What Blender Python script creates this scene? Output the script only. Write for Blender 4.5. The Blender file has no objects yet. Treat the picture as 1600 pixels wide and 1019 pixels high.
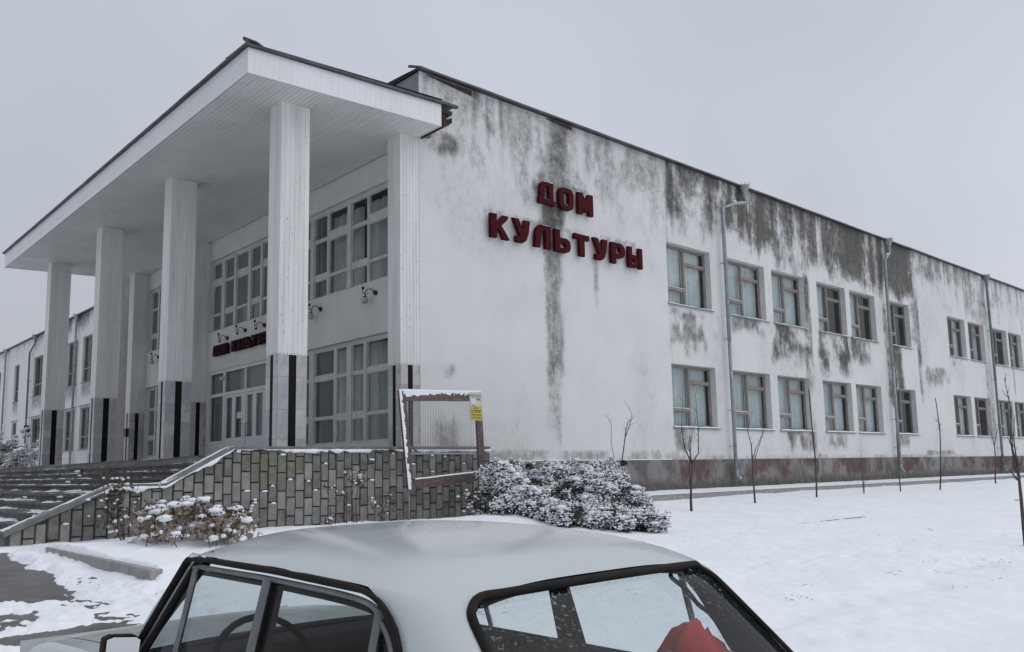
import bpy, bmesh, math, random
import numpy as np
from mathutils import Vector, Matrix

# ------------------------------------------------------------------ camera
S = bpy.context.scene
COL = S.collection
YAW, PITCH, ROLL = math.radians(42.2583), math.radians(7.3851), math.radians(-1.1094)
F = Vector((math.sin(YAW)*math.cos(PITCH), math.cos(YAW)*math.cos(PITCH), math.sin(PITCH)))
r0 = Vector((math.cos(YAW), -math.sin(YAW), 0)); u0 = r0.cross(F)
RR = r0*math.cos(ROLL)+u0*math.sin(ROLL); UU = -r0*math.sin(ROLL)+u0*math.cos(ROLL)
cd = bpy.data.cameras.new('camera'); cam = bpy.data.objects.new('camera', cd); COL.objects.link(cam)
M = Matrix((RR, UU, -F)).transposed().to_4x4(); M.translation = Vector((-10.8554, -14.9133, 0.6255))
cam.matrix_world = M
cd.sensor_fit = 'HORIZONTAL'; cd.sensor_width = 36; cd.lens = 1330.42/1600*36; cd.shift_y = 51.7/1600
cd.clip_start = 0.05; cd.clip_end = 6000
S.camera = cam

# ------------------------------------------------------------------ overcast sky
W = bpy.data.worlds.new('World'); S.world = W; W.use_nodes = True
wn, wl = W.node_tree.nodes, W.node_tree.links
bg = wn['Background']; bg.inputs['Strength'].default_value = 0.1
SUN_EL, SUN_ROT = math.radians(42), math.radians(128)
sky = wn.new('ShaderNodeTexSky'); sky.sky_type = 'NISHITA'; sky.sun_disc = False
sky.sun_elevation = SUN_EL; sky.sun_rotation = SUN_ROT; sky.dust_density = 4.0; sky.air_density = 1.0
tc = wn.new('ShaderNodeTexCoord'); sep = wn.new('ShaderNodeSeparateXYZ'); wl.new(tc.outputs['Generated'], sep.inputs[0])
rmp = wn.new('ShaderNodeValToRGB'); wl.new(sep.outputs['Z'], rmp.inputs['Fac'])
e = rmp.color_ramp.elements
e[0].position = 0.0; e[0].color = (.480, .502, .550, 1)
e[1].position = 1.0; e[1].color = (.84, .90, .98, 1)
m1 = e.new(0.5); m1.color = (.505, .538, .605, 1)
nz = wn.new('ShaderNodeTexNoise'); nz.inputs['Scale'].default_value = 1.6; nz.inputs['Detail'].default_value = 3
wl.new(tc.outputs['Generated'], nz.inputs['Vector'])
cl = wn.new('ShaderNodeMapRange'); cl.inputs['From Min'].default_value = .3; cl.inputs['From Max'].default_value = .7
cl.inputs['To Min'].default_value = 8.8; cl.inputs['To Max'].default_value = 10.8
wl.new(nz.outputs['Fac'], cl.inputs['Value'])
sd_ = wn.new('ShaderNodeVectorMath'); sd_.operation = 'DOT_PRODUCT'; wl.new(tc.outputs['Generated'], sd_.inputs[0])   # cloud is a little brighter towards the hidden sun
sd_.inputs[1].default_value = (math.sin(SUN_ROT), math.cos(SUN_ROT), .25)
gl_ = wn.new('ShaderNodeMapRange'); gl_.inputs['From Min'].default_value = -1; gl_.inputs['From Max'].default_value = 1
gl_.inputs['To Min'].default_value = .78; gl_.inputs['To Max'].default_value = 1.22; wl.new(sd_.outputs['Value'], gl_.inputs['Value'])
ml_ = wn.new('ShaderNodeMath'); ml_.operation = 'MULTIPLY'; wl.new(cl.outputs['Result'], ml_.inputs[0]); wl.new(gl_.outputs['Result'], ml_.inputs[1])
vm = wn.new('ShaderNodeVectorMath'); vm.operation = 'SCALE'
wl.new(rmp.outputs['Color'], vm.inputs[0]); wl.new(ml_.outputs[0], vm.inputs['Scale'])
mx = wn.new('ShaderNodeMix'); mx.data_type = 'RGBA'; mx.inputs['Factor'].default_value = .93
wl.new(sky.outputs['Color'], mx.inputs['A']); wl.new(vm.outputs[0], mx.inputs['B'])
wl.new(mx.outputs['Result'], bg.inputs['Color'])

# ------------------------------------------------------------------ sun behind the cloud
sl = bpy.data.lights.new('sun', 'SUN'); sl.energy = 0.5; sl.angle = math.radians(60); sl.color = (1, .97, .93)
sun = bpy.data.objects.new('sun', sl); COL.objects.link(sun)
sdir = Vector((math.sin(SUN_ROT)*math.cos(SUN_EL), math.cos(SUN_ROT)*math.cos(SUN_EL), math.sin(SUN_EL)))
sun.rotation_euler = sdir.to_track_quat('Z', 'Y').to_euler()
S.view_settings.view_transform = 'Standard'; S.view_settings.look = 'None'
S.view_settings.exposure = 0.16; S.view_settings.gamma = 1; S.view_settings.use_curve_mapping = False
S.cycles.use_denoising = True; S.cycles.max_bounces = 8; S.cycles.transparent_max_bounces = 16

# ------------------------------------------------------------------ noise in python
_rng = np.random.RandomState(7); _T = _rng.rand(256, 256)
def vno(x, y, s=0):
    x = np.asarray(x, float)+s*17.31; y = np.asarray(y, float)+s*9.77
    xi = np.floor(x).astype(int); yi = np.floor(y).astype(int); fx = x-xi; fy = y-yi
    fx = fx*fx*(3-2*fx); fy = fy*fy*(3-2*fy)
    g = lambda a, b: _T[a & 255, b & 255]
    return (g(xi, yi)*(1-fx)+g(xi+1, yi)*fx)*(1-fy)+(g(xi, yi+1)*(1-fx)+g(xi+1, yi+1)*fx)*fy
def fbm(x, y, s=0, o=4):
    r = 0; a = .5; t = 0
    for k in range(o):
        r = r+a*vno(np.asarray(x)*2**k, np.asarray(y)*2**k, s+k); t += a; a *= .5
    return r/t
def sst(a, b, x):
    t = np.clip((np.asarray(x, float)-a)/(b-a), 0, 1); return t*t*(3-2*t)

# ------------------------------------------------------------------ materials
def nodes(name):
    m = bpy.data.materials.new(name); m.use_nodes = True
    return m, m.node_tree.nodes, m.node_tree.links, m.node_tree.nodes['Principled BSDF']
def mat(name, c1, c2=None, scale=4.0, rough=.7, metal=0, bump=0, bscale=None, detail=5, stretch=(1, 1, 1), spec=.5, lo=.35, hi=.65, coat=0):
    m, n, l, b = nodes(name)
    b.inputs['Roughness'].default_value = rough; b.inputs['Metallic'].default_value = metal
    b.inputs['Specular IOR Level'].default_value = spec; b.inputs['Coat Weight'].default_value = coat
    if coat: b.inputs['Coat Roughness'].default_value = .08
    b.inputs['Base Color'].default_value = (*c1, 1)
    if c2 is None and not bump: return m
    t = n.new('ShaderNodeTexCoord'); mp = n.new('ShaderNodeMapping'); l.new(t.outputs['Object'], mp.inputs['Vector'])
    mp.inputs['Scale'].default_value = stretch
    if c2 is not None:
        z = n.new('ShaderNodeTexNoise'); z.inputs['Scale'].default_value = scale; z.inputs['Detail'].default_value = detail
        z.inputs['Roughness'].default_value = .62
        l.new(mp.outputs['Vector'], z.inputs['Vector'])
        r = n.new('ShaderNodeMapRange'); r.inputs['From Min'].default_value = lo; r.inputs['From Max'].default_value = hi
        l.new(z.outputs['Fac'], r.inputs['Value'])
        x = n.new('ShaderNodeMix'); x.data_type = 'RGBA'
        x.inputs['A'].default_value = (*c1, 1); x.inputs['B'].default_value = (*c2, 1)
        l.new(r.outputs['Result'], x.inputs['Factor']); l.new(x.outputs['Result'], b.inputs['Base Color'])
    if bump:
        z2 = n.new('ShaderNodeTexNoise'); z2.inputs['Scale'].default_value = bscale or scale*3; z2.inputs['Detail'].default_value = 6
        l.new(mp.outputs['Vector'], z2.inputs['Vector'])
        bp = n.new('ShaderNodeBump'); bp.inputs['Strength'].default_value = bump; bp.inputs['Distance'].default_value = .03
        l.new(z2.outputs['Fac'], bp.inputs['Height']); l.new(bp.outputs['Normal'], b.inputs['Normal'])
    return m
def glass(name, tint, refl=.05, dirt=0.0, drops=False, ior=1.45):
    m = bpy.data.materials.new(name); m.use_nodes = True; n, l = m.node_tree.nodes, m.node_tree.links
    n.clear(); out = n.new('ShaderNodeOutputMaterial')
    tr = n.new('ShaderNodeBsdfTransparent'); tr.inputs[0].default_value = (*tint, 1)
    gl = n.new('ShaderNodeBsdfGlossy'); gl.inputs['Roughness'].default_value = .015
    fr = n.new('ShaderNodeFresnel'); ge = n.new('ShaderNodeNewGeometry'); io = n.new('ShaderNodeMapRange')
    io.inputs['To Min'].default_value = ior; io.inputs['To Max'].default_value = 1/ior    # a thin sheet reflects alike from both sides
    l.new(ge.outputs['Backfacing'], io.inputs['Value']); l.new(io.outputs['Result'], fr.inputs['IOR'])
    ad = n.new('ShaderNodeMath'); ad.operation = 'ADD'; ad.use_clamp = True; ad.inputs[1].default_value = refl
    l.new(fr.outputs[0], ad.inputs[0])
    mxs = n.new('ShaderNodeMixShader'); l.new(ad.outputs[0], mxs.inputs[0]); l.new(tr.outputs[0], mxs.inputs[1]); l.new(gl.outputs[0], mxs.inputs[2])
    last = mxs
    if dirt or drops:
        t = n.new('ShaderNodeTexCoord')
        df = n.new('ShaderNodeBsdfDiffuse'); df.inputs[0].default_value = (.5, .52, .54, 1)
        z = n.new('ShaderNodeTexNoise'); z.inputs['Scale'].default_value = 3; z.inputs['Detail'].default_value = 6; l.new(t.outputs['Object'], z.inputs['Vector'])
        r = n.new('ShaderNodeMapRange'); r.inputs['From Min'].default_value = .35; r.inputs['From Max'].default_value = .75
        r.inputs['To Max'].default_value = dirt; l.new(z.outputs['Fac'], r.inputs['Value'])
        fac = r.outputs['Result']
        if drops:
            v = n.new('ShaderNodeTexNoise'); v.inputs['Scale'].default_value = 85; v.inputs['Detail'].default_value = 2; l.new(t.outputs['Object'], v.inputs['Vector'])
            q = n.new('ShaderNodeMapRange'); q.inputs['From Min'].default_value = .60; q.inputs['From Max'].default_value = .66; l.new(v.outputs['Fac'], q.inputs['Value'])
            sx = n.new('ShaderNodeSeparateXYZ'); l.new(t.outputs['Object'], sx.inputs[0])
            hz = n.new('ShaderNodeMapRange'); hz.inputs['From Min'].default_value = 1.14; hz.inputs['From Max'].default_value = 1.27; hz.inputs['To Max'].default_value = .38
            l.new(sx.outputs['Z'], hz.inputs['Value'])
            mu = n.new('ShaderNodeMath'); mu.operation = 'MULTIPLY'; l.new(q.outputs[0], mu.inputs[0]); l.new(hz.outputs[0], mu.inputs[1])
            mxm = n.new('ShaderNodeMath'); mxm.operation = 'MAXIMUM'; l.new(mu.outputs[0], mxm.inputs[0]); l.new(fac, mxm.inputs[1]); fac = mxm.outputs[0]
        ms = n.new('ShaderNodeMixShader'); l.new(fac, ms.inputs[0]); l.new(mxs.outputs[0], ms.inputs[1]); l.new(df.outputs[0], ms.inputs[2]); last = ms
    l.new(last.outputs[0], out.inputs['Surface'])
    return m
def stained(name, clean, clean2, dark, brown, third=None):
    """plaster whose weather stains are laid out in the colour attribute 'stain' and broken up by noise"""
    m, n, l, b = nodes(name); b.inputs['Roughness'].default_value = .9; b.inputs['Specular IOR Level'].default_value = .2
    at = n.new('ShaderNodeAttribute'); at.attribute_name = 'stain'
    sc = n.new('ShaderNodeSeparateColor'); l.new(at.outputs['Color'], sc.inputs[0])
    t = n.new('ShaderNodeTexCoord')
    def noise(scale, detail, st=(1, 1, 1), ro=.65):
        mp = n.new('ShaderNodeMapping'); mp.inputs['Scale'].default_value = st; l.new(t.outputs['Object'], mp.inputs['Vector'])
        z = n.new('ShaderNodeTexNoise'); z.inputs['Scale'].default_value = scale; z.inputs['Detail'].default_value = detail; z.inputs['Roughness'].default_value = ro
        l.new(mp.outputs['Vector'], z.inputs['Vector']); return z.outputs['Fac']
    def rng(v, a, c, d=0, e_=1):
        r = n.new('ShaderNodeMapRange'); r.inputs['From Min'].default_value = a; r.inputs['From Max'].default_value = c
        r.inputs['To Min'].default_value = d; r.inputs['To Max'].default_value = e_; l.new(v, r.inputs['Value']); return r.outputs['Result']
    def math_(op, a, c):
        q = n.new('ShaderNodeMath'); q.operation = op
        for i, w in enumerate((a, c)):
            if isinstance(w, (int, float)): q.inputs[i].default_value = w
            else: l.new(w, q.inputs[i])
        return q.outputs[0]
    def mix(f, a, c):
        x = n.new('ShaderNodeMix'); x.data_type = 'RGBA'; l.new(f, x.inputs['Factor'])
        for k, w in (('A', a), ('B', c)):
            if isinstance(w, tuple): x.inputs[k].default_value = (*w, 1)
            else: l.new(w, x.inputs[k])
        return x.outputs['Result']
    base = mix(rng(noise(.7, 5), .3, .7), clean, clean2)
    st = noise(8, 7, (1, 1, .4), .72); fi = noise(42, 5, (1, 1, .8), .72); iso = noise(4.6, 9, (1, 1, .7), .75)
    brk = math_('ADD', math_('ADD', math_('MULTIPLY', math_('SUBTRACT', st, .5), .9), math_('MULTIPLY', math_('SUBTRACT', iso, .5), 1.7)), math_('MULTIPLY', math_('SUBTRACT', fi, .5), 1.5))
    rfac = rng(math_('ADD', sc.outputs[0], brk), .15, 1.08)
    rfac = math_('MULTIPLY', rfac, rng(sc.outputs[0], .01, .3))
    gfac = rng(math_('ADD', sc.outputs[1], math_('MULTIPLY', brk, .9)), .28, .78)
    gfac = math_('MULTIPLY', gfac, rng(sc.outputs[1], .05, .3))
    dk = mix(rng(noise(4, 6), .35, .65), dark, tuple(min(1, q*1.7) for q in dark))
    br = mix(rng(noise(6, 6), .35, .65), brown, tuple(min(1, q*1.45) for q in brown))
    wash = math_('MULTIPLY', rng(sc.outputs[0], .03, .85), rng(iso, .30, .62, .12, .62))
    base = mix(wash, base, (.27, .265, .25) if not third else dark)
    c = mix(gfac, base, br)
    c = mix(rfac, c, dk)
    if third:
        bf = math_('MULTIPLY', rng(math_('ADD', sc.outputs[2], brk), .3, .7, 0, .85), rng(sc.outputs[2], .05, .3))
        c = mix(bf, c, third)
    l.new(c, b.inputs['Base Color'])
    bp = n.new('ShaderNodeBump'); bp.inputs['Strength'].default_value = .35; bp.inputs['Distance'].default_value = .02
    hh = math_('SUBTRACT', noise(30, 8), math_('MULTIPLY', gfac, .6))
    l.new(hh, bp.inputs['Height']); l.new(bp.outputs['Normal'], b.inputs['Normal'])
    return m

MT = dict(
    wall=stained('stained_plaster', (.645, .642, .638), (.715, .713, .705), (.070, .070, .066), (.135, .124, .108)),
    plinth=stained('painted_plinth', (.20, .19, .188), (.29, .275, .272), (.07, .068, .058), (.2, .19, .17), (.115, .064, .061)),
    plaster=mat('smooth_plaster', (.56, .555, .545), (.63, .625, .615), 1.2, .9, bump=.1, bscale=25),
    reveal=mat('painted_reveal', (.55, .55, .56), (.42, .41, .40), 3, .9),
    vinyl=mat('white_vinyl_board', (.74, .75, .77), (.69, .69, .70), 1.1, .38, stretch=(1, 1, .4)),
    soffit=mat('soffit_vinyl', (.72, .72, .71), (.64, .635, .62), .9, .45),
    clad=mat('column_cladding', (.73, .73, .725), (.60, .595, .575), 1.6, .5, stretch=(3, 3, .25)),
    nail=mat('rusty_nail_streak', (.08, .06, .05)),
    roof=mat('dark_roof_sheet', (.035, .037, .042), (.075, .078, .085), 3, .5, metal=.2),
    rust=mat('rotten_wood', (.035, .024, .018), (.09, .06, .045), 12, .9),
    gmetal=mat('grey_sheet_metal', (.20, .225, .25), (.26, .28, .30), 2, .5, metal=.3),
    pipe=mat('galvanised_pipe', (.22, .25, .265), (.32, .345, .36), 5, .42, metal=.35),
    pipeg=mat('green_painted_pipe', (.10, .155, .145), (.2, .25, .24), 4, .5, metal=.1),
    marble=mat('grey_marble', (.46, .46, .46), (.22, .225, .24), 2.3, .3, detail=9, lo=.42, hi=.72),
    black=mat('black_stone', (.006, .006, .007), (.010, .010, .011), 8, .55, spec=.12),
    wframe=mat('white_window_frame', (.56, .565, .555), (.46, .46, .45), 5, .55),
    pvc=mat('white_plastic_frame', (.58, .59, .60), rough=.35),
    bframe=mat('weathered_brown_frame', (.31, .265, .245), (.205, .178, .163), 14, .8, stretch=(1, 1, .3)),
    gframe=mat('grey_weathered_frame', (.28, .255, .24), (.17, .16, .15), 12, .8),
    glass=glass('window_glass', (.78, .84, .84), .02, ior=1.42),
    glassd=glass('lobby_glass', (.80, .84, .83), .02, ior=1.4),
    curtain=mat('net_curtain', (.66, .69, .69), (.55, .58, .585), 3, .95),
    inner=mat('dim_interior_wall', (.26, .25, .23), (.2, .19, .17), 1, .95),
    floor=mat('interior_floor', (.12, .10, .08)),
    innerdoor=mat('brown_inner_door', (.12, .06, .03), rough=.6),
    sill=mat('zinc_sill', (.20, .21, .22), rough=.6, metal=.2),
    letter=mat('dark_red_paint', (.066, .008, .011), (.045, .005, .008), 6, .6, stretch=(1, 1, .4), spec=.05),
    step=mat('dark_wet_stone', (.04, .039, .036), (.095, .092, .085), 5, .6, bump=.3, bscale=20),
    slab=mat('porch_slab', (.15, .15, .145), (.22, .22, .21), 4, .7, bump=.2),
    coping=mat('concrete_coping', (.13, .13, .125), (.2, .2, .195), 7, .85, bump=.3, bscale=30),
    mortar=mat('dark_mortar', (.085, .082, .076), (.13, .126, .117), 12, .95),
    kerb=mat('concrete_kerb', (.36, .35, .34), (.25, .24, .235), 6, .9, bump=.3, bscale=40),
    asphalt=mat('wet_asphalt', (.075, .073, .068), (.13, .127, .12), 3, .5, bump=.3, bscale=60),
    snow=mat('snow', (.80, .82, .86), (.86, .875, .90), 2, .75, bump=.25, bscale=22, spec=.25),
    snowg=mat('trodden_snow', (.81, .83, .865), (.865, .88, .90), 1.2, .75, bump=1.0, bscale=5.5, spec=.25),
    frame=mat('brown_rusty_steel', (.07, .044, .041), (.15, .115, .11), 22, .75, bump=.3, bscale=60),
    wire=mat('grey_wire', (.30, .30, .305), rough=.6),
    legm=mat('bare_pale_leg', (.30, .265, .22), (.2, .17, .14), 15, .7),
    yellow=mat('yellow_print', (.52, .43, .05), (.44, .38, .07), 20, .6),
    pale=mat('pale_print', (.50, .49, .36), (.56, .56, .50), 20, .6),
    ink=mat('black_ink', (.03, .03, .02)),
    redink=mat('red_ink', (.25, .05, .03)),
    white=mat('torn_paper', (.62, .63, .66)),
    bark=mat('dark_bark', (.055, .043, .038), (.10, .08, .07), 25, .9),
    stem=mat('brown_stem', (.075, .05, .035), (.12, .085, .06), 20, .9),
    leaf=mat('dark_evergreen_leaf', (.030, .036, .024), (.055, .056, .040), 9, .6),
    leafb=mat('withered_leaf', (.05, .04, .028), (.085, .068, .045), 9, .8),
    dry=mat('dried_beige_leaf', (.36, .30, .225), (.21, .16, .115), 14, .85),
    iron=mat('black_iron', (.012, .012, .013), rough=.45),
    globe=mat('frosted_lamp_globe', (.33, .33, .31), (.42, .42, .40), 6, .25),
    paint=mat('pale_grey_car_paint', (.505, .535, .53), (.485, .515, .512), 2.2, .30, coat=.6, detail=7, stretch=(1, .5, 1)),
    rubber=mat('brownish_black_rubber', (.007, .006, .0055), (.018, .013, .010), 9, .7, spec=.18),
    chrome=mat('dull_chrome', (.21, .215, .22), (.13, .135, .14), 12, .38, metal=.7),
    cglass=glass('car_glass', (.80, .84, .84), .0, .012, ior=1.28),
    rglass=glass('rear_glass', (.80, .84, .85), .0, .035, True, ior=1.3),
    mirror=mat('mirror_glass', (.75, .78, .8), rough=.03, metal=1),
    trim=mat('dark_interior_trim', (.012, .012, .013), (.02, .02, .02), 20, .85, spec=.12),
    seat=mat('charcoal_seat_cloth', (.016, .016, .018), (.028, .028, .03), 30, .95, spec=.1),
    lining=mat('grey_headliner', (.16, .16, .155), rough=.95),
    tyre=mat('tyre_rubber', (.018, .018, .018), rough=.85),
    jacket=mat('red_quilted_cloth', (.52, .006, .010), (.34, .004, .007), 9, .75, bump=.5, bscale=14, spec=.1),
    fur=mat('brown_collar', (.11, .075, .055), (.06, .04, .03), 30, .95),
    lampred=mat('tail_lamp_red', (.25, .01, .01), rough=.2),
    lampw=mat('headlamp_glass', (.6, .62, .63), rough=.1),
)
BLOCK = [mat('grey_stone_%d' % i, tuple(q*w for q, w in zip(a, (1.14, 1.12, 1.13))), tuple(q*w for q, w in zip(b_, (1.14, 1.12, 1.13))), 6, .9, bump=.35, bscale=26) for i, (a, b_) in enumerate([
    ((.165, .162, .147), (.235, .23, .212)), ((.185, .182, .167), (.26, .255, .24)), ((.14, .137, .124), (.21, .205, .19)),
    ((.20, .197, .182), (.275, .27, .25)), ((.10, .098, .086), (.18, .175, .158))])]
MOSSY = mat('mossy_stone', (.13, .125, .09), (.20, .195, .17), 7, .95, bump=.35, bscale=26)

def vary_rough(m, lo, hi, scale, st):
    n, l = m.node_tree.nodes, m.node_tree.links; b = n['Principled BSDF']; t = n.new('ShaderNodeTexCoord'); mp = n.new('ShaderNodeMapping'); mp.inputs['Scale'].default_value = st
    z = n.new('ShaderNodeTexNoise'); z.inputs['Scale'].default_value = scale; z.inputs['Detail'].default_value = 8; z.inputs['Roughness'].default_value = .7; z.inputs['Distortion'].default_value = .6
    r = n.new('ShaderNodeMapRange'); r.inputs['From Min'].default_value = .38; r.inputs['From Max'].default_value = .62; r.inputs['To Min'].default_value = lo; r.inputs['To Max'].default_value = hi
    l.new(t.outputs['Object'], mp.inputs['Vector']); l.new(mp.outputs['Vector'], z.inputs['Vector']); l.new(z.outputs['Fac'], r.inputs['Value']); l.new(r.outputs['Result'], b.inputs['Roughness']); l.new(r.outputs['Result'], b.inputs['Coat Roughness'])
vary_rough(MT['paint'], .14, .24, 4.5, (1, .5, 1))
# ------------------------------------------------------------------ mesh builder
class MB:
    def __init__(s): s.v = []; s.f = []; s.n = 0
    def add(s, verts, faces):
        s.v.append(np.asarray(verts, float).reshape(-1, 3)); s.f += [tuple(i+s.n for i in q) for q in faces]; s.n += len(s.v[-1]); return s
    def box(s, x0, x1, y0, y1, z0, z1):
        return s.add([(x0, y0, z0), (x1, y0, z0), (x1, y1, z0), (x0, y1, z0), (x0, y0, z1), (x1, y0, z1), (x1, y1, z1), (x0, y1, z1)],
                     [(0, 3, 2, 1), (4, 5, 6, 7), (0, 1, 5, 4), (1, 2, 6, 5), (2, 3, 7, 6), (3, 0, 4, 7)])
    def quad(s, a, b, c, d): return s.add([a, b, c, d], [(0, 1, 2, 3)])
    def grid(s, P, flip=False):
        P = np.asarray(P, float); a, b = P.shape[:2]
        fs = []
        for i in range(a-1):
            for j in range(b-1):
                q = (i*b+j, i*b+j+1, (i+1)*b+j+1, (i+1)*b+j); fs.append(q[::-1] if flip else q)
        return s.add(P.reshape(-1, 3), fs)
    def prism(s, pts, axis, a, b):
        """polygon pts (2D) extruded along axis from a to b"""
        k = len(pts); V = []
        for w in (a, b):
            for p in pts:
                V.append({'x': (w, p[0], p[1]), 'y': (p[0], w, p[1]), 'z': (p[0], p[1], w)}[axis])
        return s.add(V, [tuple(range(k))[::-1], tuple(range(k, 2*k))]+[(i, (i+1) % k, k+(i+1) % k, k+i) for i in range(k)])
    def tube(s, pts, rad, seg=6, cap=True):
        pts = [Vector(p) for p in pts]; k = len(pts)
        rad = [rad]*k if isinstance(rad, (int, float)) else rad
        V = []; prev = None
        for i, p in enumerate(pts):
            t = (pts[min(i+1, k-1)]-pts[max(i-1, 0)]).normalized()
            a = prev if prev is not None else (Vector((0, 0, 1)) if abs(t.z) < .9 else Vector((1, 0, 0)))
            n_ = (a-t*a.dot(t)).normalized(); prev = n_; b_ = t.cross(n_)
            for j in range(seg):
                g = 2*math.pi*j/seg; V.append(p+(n_*math.cos(g)+b_*math.sin(g))*rad[i])
        fs = [(i*seg+j, i*seg+(j+1) % seg, (i+1)*seg+(j+1) % seg, (i+1)*seg+j) for i in range(k-1) for j in range(seg)]
        if cap: fs += [tuple(range(seg))[::-1], tuple(range((k-1)*seg, k*seg))]
        return s.add([tuple(q) for q in V], fs)
    def blob(s, c, r, seed=0, amp=.25, low=True):
        V, Fc = ICO if low else ICO2
        q = V*(1+amp*(2*fbm(V[:, 0]*1.9+seed*3.1, V[:, 1]*1.9+V[:, 2]*1.5+seed*1.7, seed % 9, 3)-1))[:, None]
        return s.add(q*np.asarray(r)+np.asarray(c), Fc)
    def build(s, name, m, parent=None, smooth=False, org=None, bevel=0):
        V = np.concatenate(s.v) if s.v else np.zeros((0, 3))
        if org is None: org = root_loc(parent)
        V = V-np.asarray(org)
        me = bpy.data.meshes.new(name); me.from_pydata(V.tolist(), [], s.f); me.update()
        if smooth: me.polygons.foreach_set('use_smooth', [True]*len(me.polygons))
        for mm in (m if isinstance(m, list) else [m]): me.materials.append(MT[mm] if isinstance(mm, str) else mm)
        o = bpy.data.objects.new(name, me); COL.objects.link(o)
        if parent is not None: o.parent = parent
        if bevel:
            bv = o.modifiers.new('bevel', 'BEVEL'); bv.width = bevel; bv.segments = 2; bv.limit_method = 'ANGLE'
        return o
def _ico(n):
    b = bmesh.new(); bmesh.ops.create_icosphere(b, subdivisions=n, radius=1); b.verts.ensure_lookup_table()
    V = np.array([v.co[:] for v in b.verts]); Fc = [tuple(v.index for v in f.verts) for f in b.faces]; b.free(); return V, Fc
ICO0, ICO, ICO2 = _ico(1), _ico(2), _ico(3)
ROOT = {}
def root_loc(p):
    while p is not None:
        if p.name in ROOT: return ROOT[p.name]
        p = p.parent
    return (0, 0, 0)
def tag(o, label, cat, group=None):
    o['label'] = label; o['category'] = cat
    if group: o['group'] = group
    return o
def thing(name, label, cat, loc=(0, 0, 0), group=None, rz=0):
    o = bpy.data.objects.new(name, None); o.empty_display_size = .3; COL.objects.link(o)
    o.location = loc; o.rotation_euler = (0, 0, rz); ROOT[o.name] = (0, 0, 0) if rz else tuple(loc)
    return tag(o, label, cat, group)
def struct(o, kind='structure'): o['kind'] = kind; return o
def stuff(o): o['kind'] = 'stuff'; return o
def inst(me, name, parent, loc, rot=(0, 0, 0), mt=None, sc=None):
    o = bpy.data.objects.new(name, me); COL.objects.link(o); o.parent = parent
    b = root_loc(parent); o.location = (loc[0]-b[0], loc[1]-b[1], loc[2]-b[2]); o.rotation_euler = rot
    if sc: o.scale = sc
    if mt is not None:
        o.material_slots[0].link = 'OBJECT'; o.material_slots[0].material = mt
    return o
rnd = random.Random(11)

# ------------------------------------------------------------------ ground
def gh(x, y): return -.28+.0645*np.clip(np.asarray(y, float)+1.1, -14.5, 0)
def kerbx(y): return -7.80-(np.asarray(y, float)+3.04)*.2    # left edge of the planted bed
def snow_z(x, y):
    x = np.asarray(x, float); y = np.asarray(y, float)
    kx = kerbx(y)
    bed = sst(-.02, .05, x-kx)*sst(-5.27, -5.16, y)
    bedfall = sst(-7.2, -5.5, x)                            # the bed runs out level with the lawn to the right
    rise = bed*(1-bedfall*sst(3.2, 5.2, -y))*(1-sst(-.5, 2.2, x))*.14
    t = .05+.05*(fbm(x*.55, y*.55, 1)-.5)+.03*(fbm(x*2.2, y*2.2, 2)-.5)+.03*(fbm(x*8, y*8, 3)-.5)
    # forecourt left of the bed: thin, trodden, bare in places
    fc = 1-sst(-.25, .1, x-np.where(y > -5.3, kx, -7.0+(y+5.3)*.25))
    lump = .075*(fbm(x*2.6, y*1.5, 5)-.5)+.07*(fbm(x*7, y*5, 6, 3)-.5)+.05*(fbm(x*19, y*13, 4, 2)-.5)
    thin = .024+lump*1.25
    clear = (1-sst(-8.45, -7.95, x+.5*(fbm(x*1.5, y*1.5, 9)-.5)))*sst(-5.45, -5.1, y+.5*(fbm(x*2, y*2, 8)-.5))*(1-sst(-2.0, -1.7, y))
    c2 = (1-sst(-9.0, -8.45, x))*sst(-6.75, -6.35, y)*(1-sst(-6.0, -5.75, y))*.75
    c3 = (1-sst(-8.5, -7.9, x))*sst(-7.3, -7.05, y)*(1-sst(-6.85, -6.6, y))*.8
    thin = thin-.14*clear-.08*c2-.09*c3
    t = t*(1-fc)+thin*fc
    rise = rise*sst(1.3, 3.0, -y)-.10*sst(-8.6, -8.0, x)*(1-sst(.6, 1.6, x))*(1-sst(1.3, 3.2, -y))
    drift = .045*np.exp(-np.clip(-1.1-y, 0, 9)/.35)*sst(-8.2, -7.6, x)*(1-sst(.8, 1.3, x))*(.6+.8*fbm(x*2.5, y*0, 4))
    bank = .07*np.exp(-((x-kx+.12)/.28)**2)*(fbm(x*4, y*2.5, 7)*1.5)*sst(-4.2, -3.3, y)*(1-sst(-1.6, -1.2, y))
    tr_ = np.exp(-((y+10.4-.02*x-.4*(fbm(x*.5, y*0, 6)-.5))/.32)**2)*sst(-6.5, -5, x)
    t = t-tr_*(.05*sst(.45, .6, fbm(x*3.1, y*4, 2))+.02)
    t = t+.06*(fbm(x*.28, y*.4, 12)-.5)*sst(-6, -3, x)
    for fx_, fy_ in FEET:
        mk = np.exp(-(((x-fx_)/.17)**2+((y-fy_)/.075)**2)**2); t = t-.045*mk
    return gh(x, y)+t+rise+drift+bank
_fr = random.Random(2); FEET = [(-5.8+.62*i+_fr.gauss(0, .05), -11.2+.055*i+(.11 if i % 2 else -.11)+_fr.gauss(0, .03)) for i in range(22)]+[(-1+.6*i, -8.4-.05*i+(.1 if i % 2 else -.1)+_fr.gauss(0, .03)) for i in range(16)]
def axis(*seg):
    out = []
    for a, b, d in seg: out += list(np.arange(a, b-1e-9, d))
    return np.array(out+[seg[-1][1]])
b = MB(); ys = [-1500, -60, -15.6, -12, -8, -4, -1.1, 30, 1500]; xs = [-1500, -60, -15, 0, 15, 60, 1500]
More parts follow.
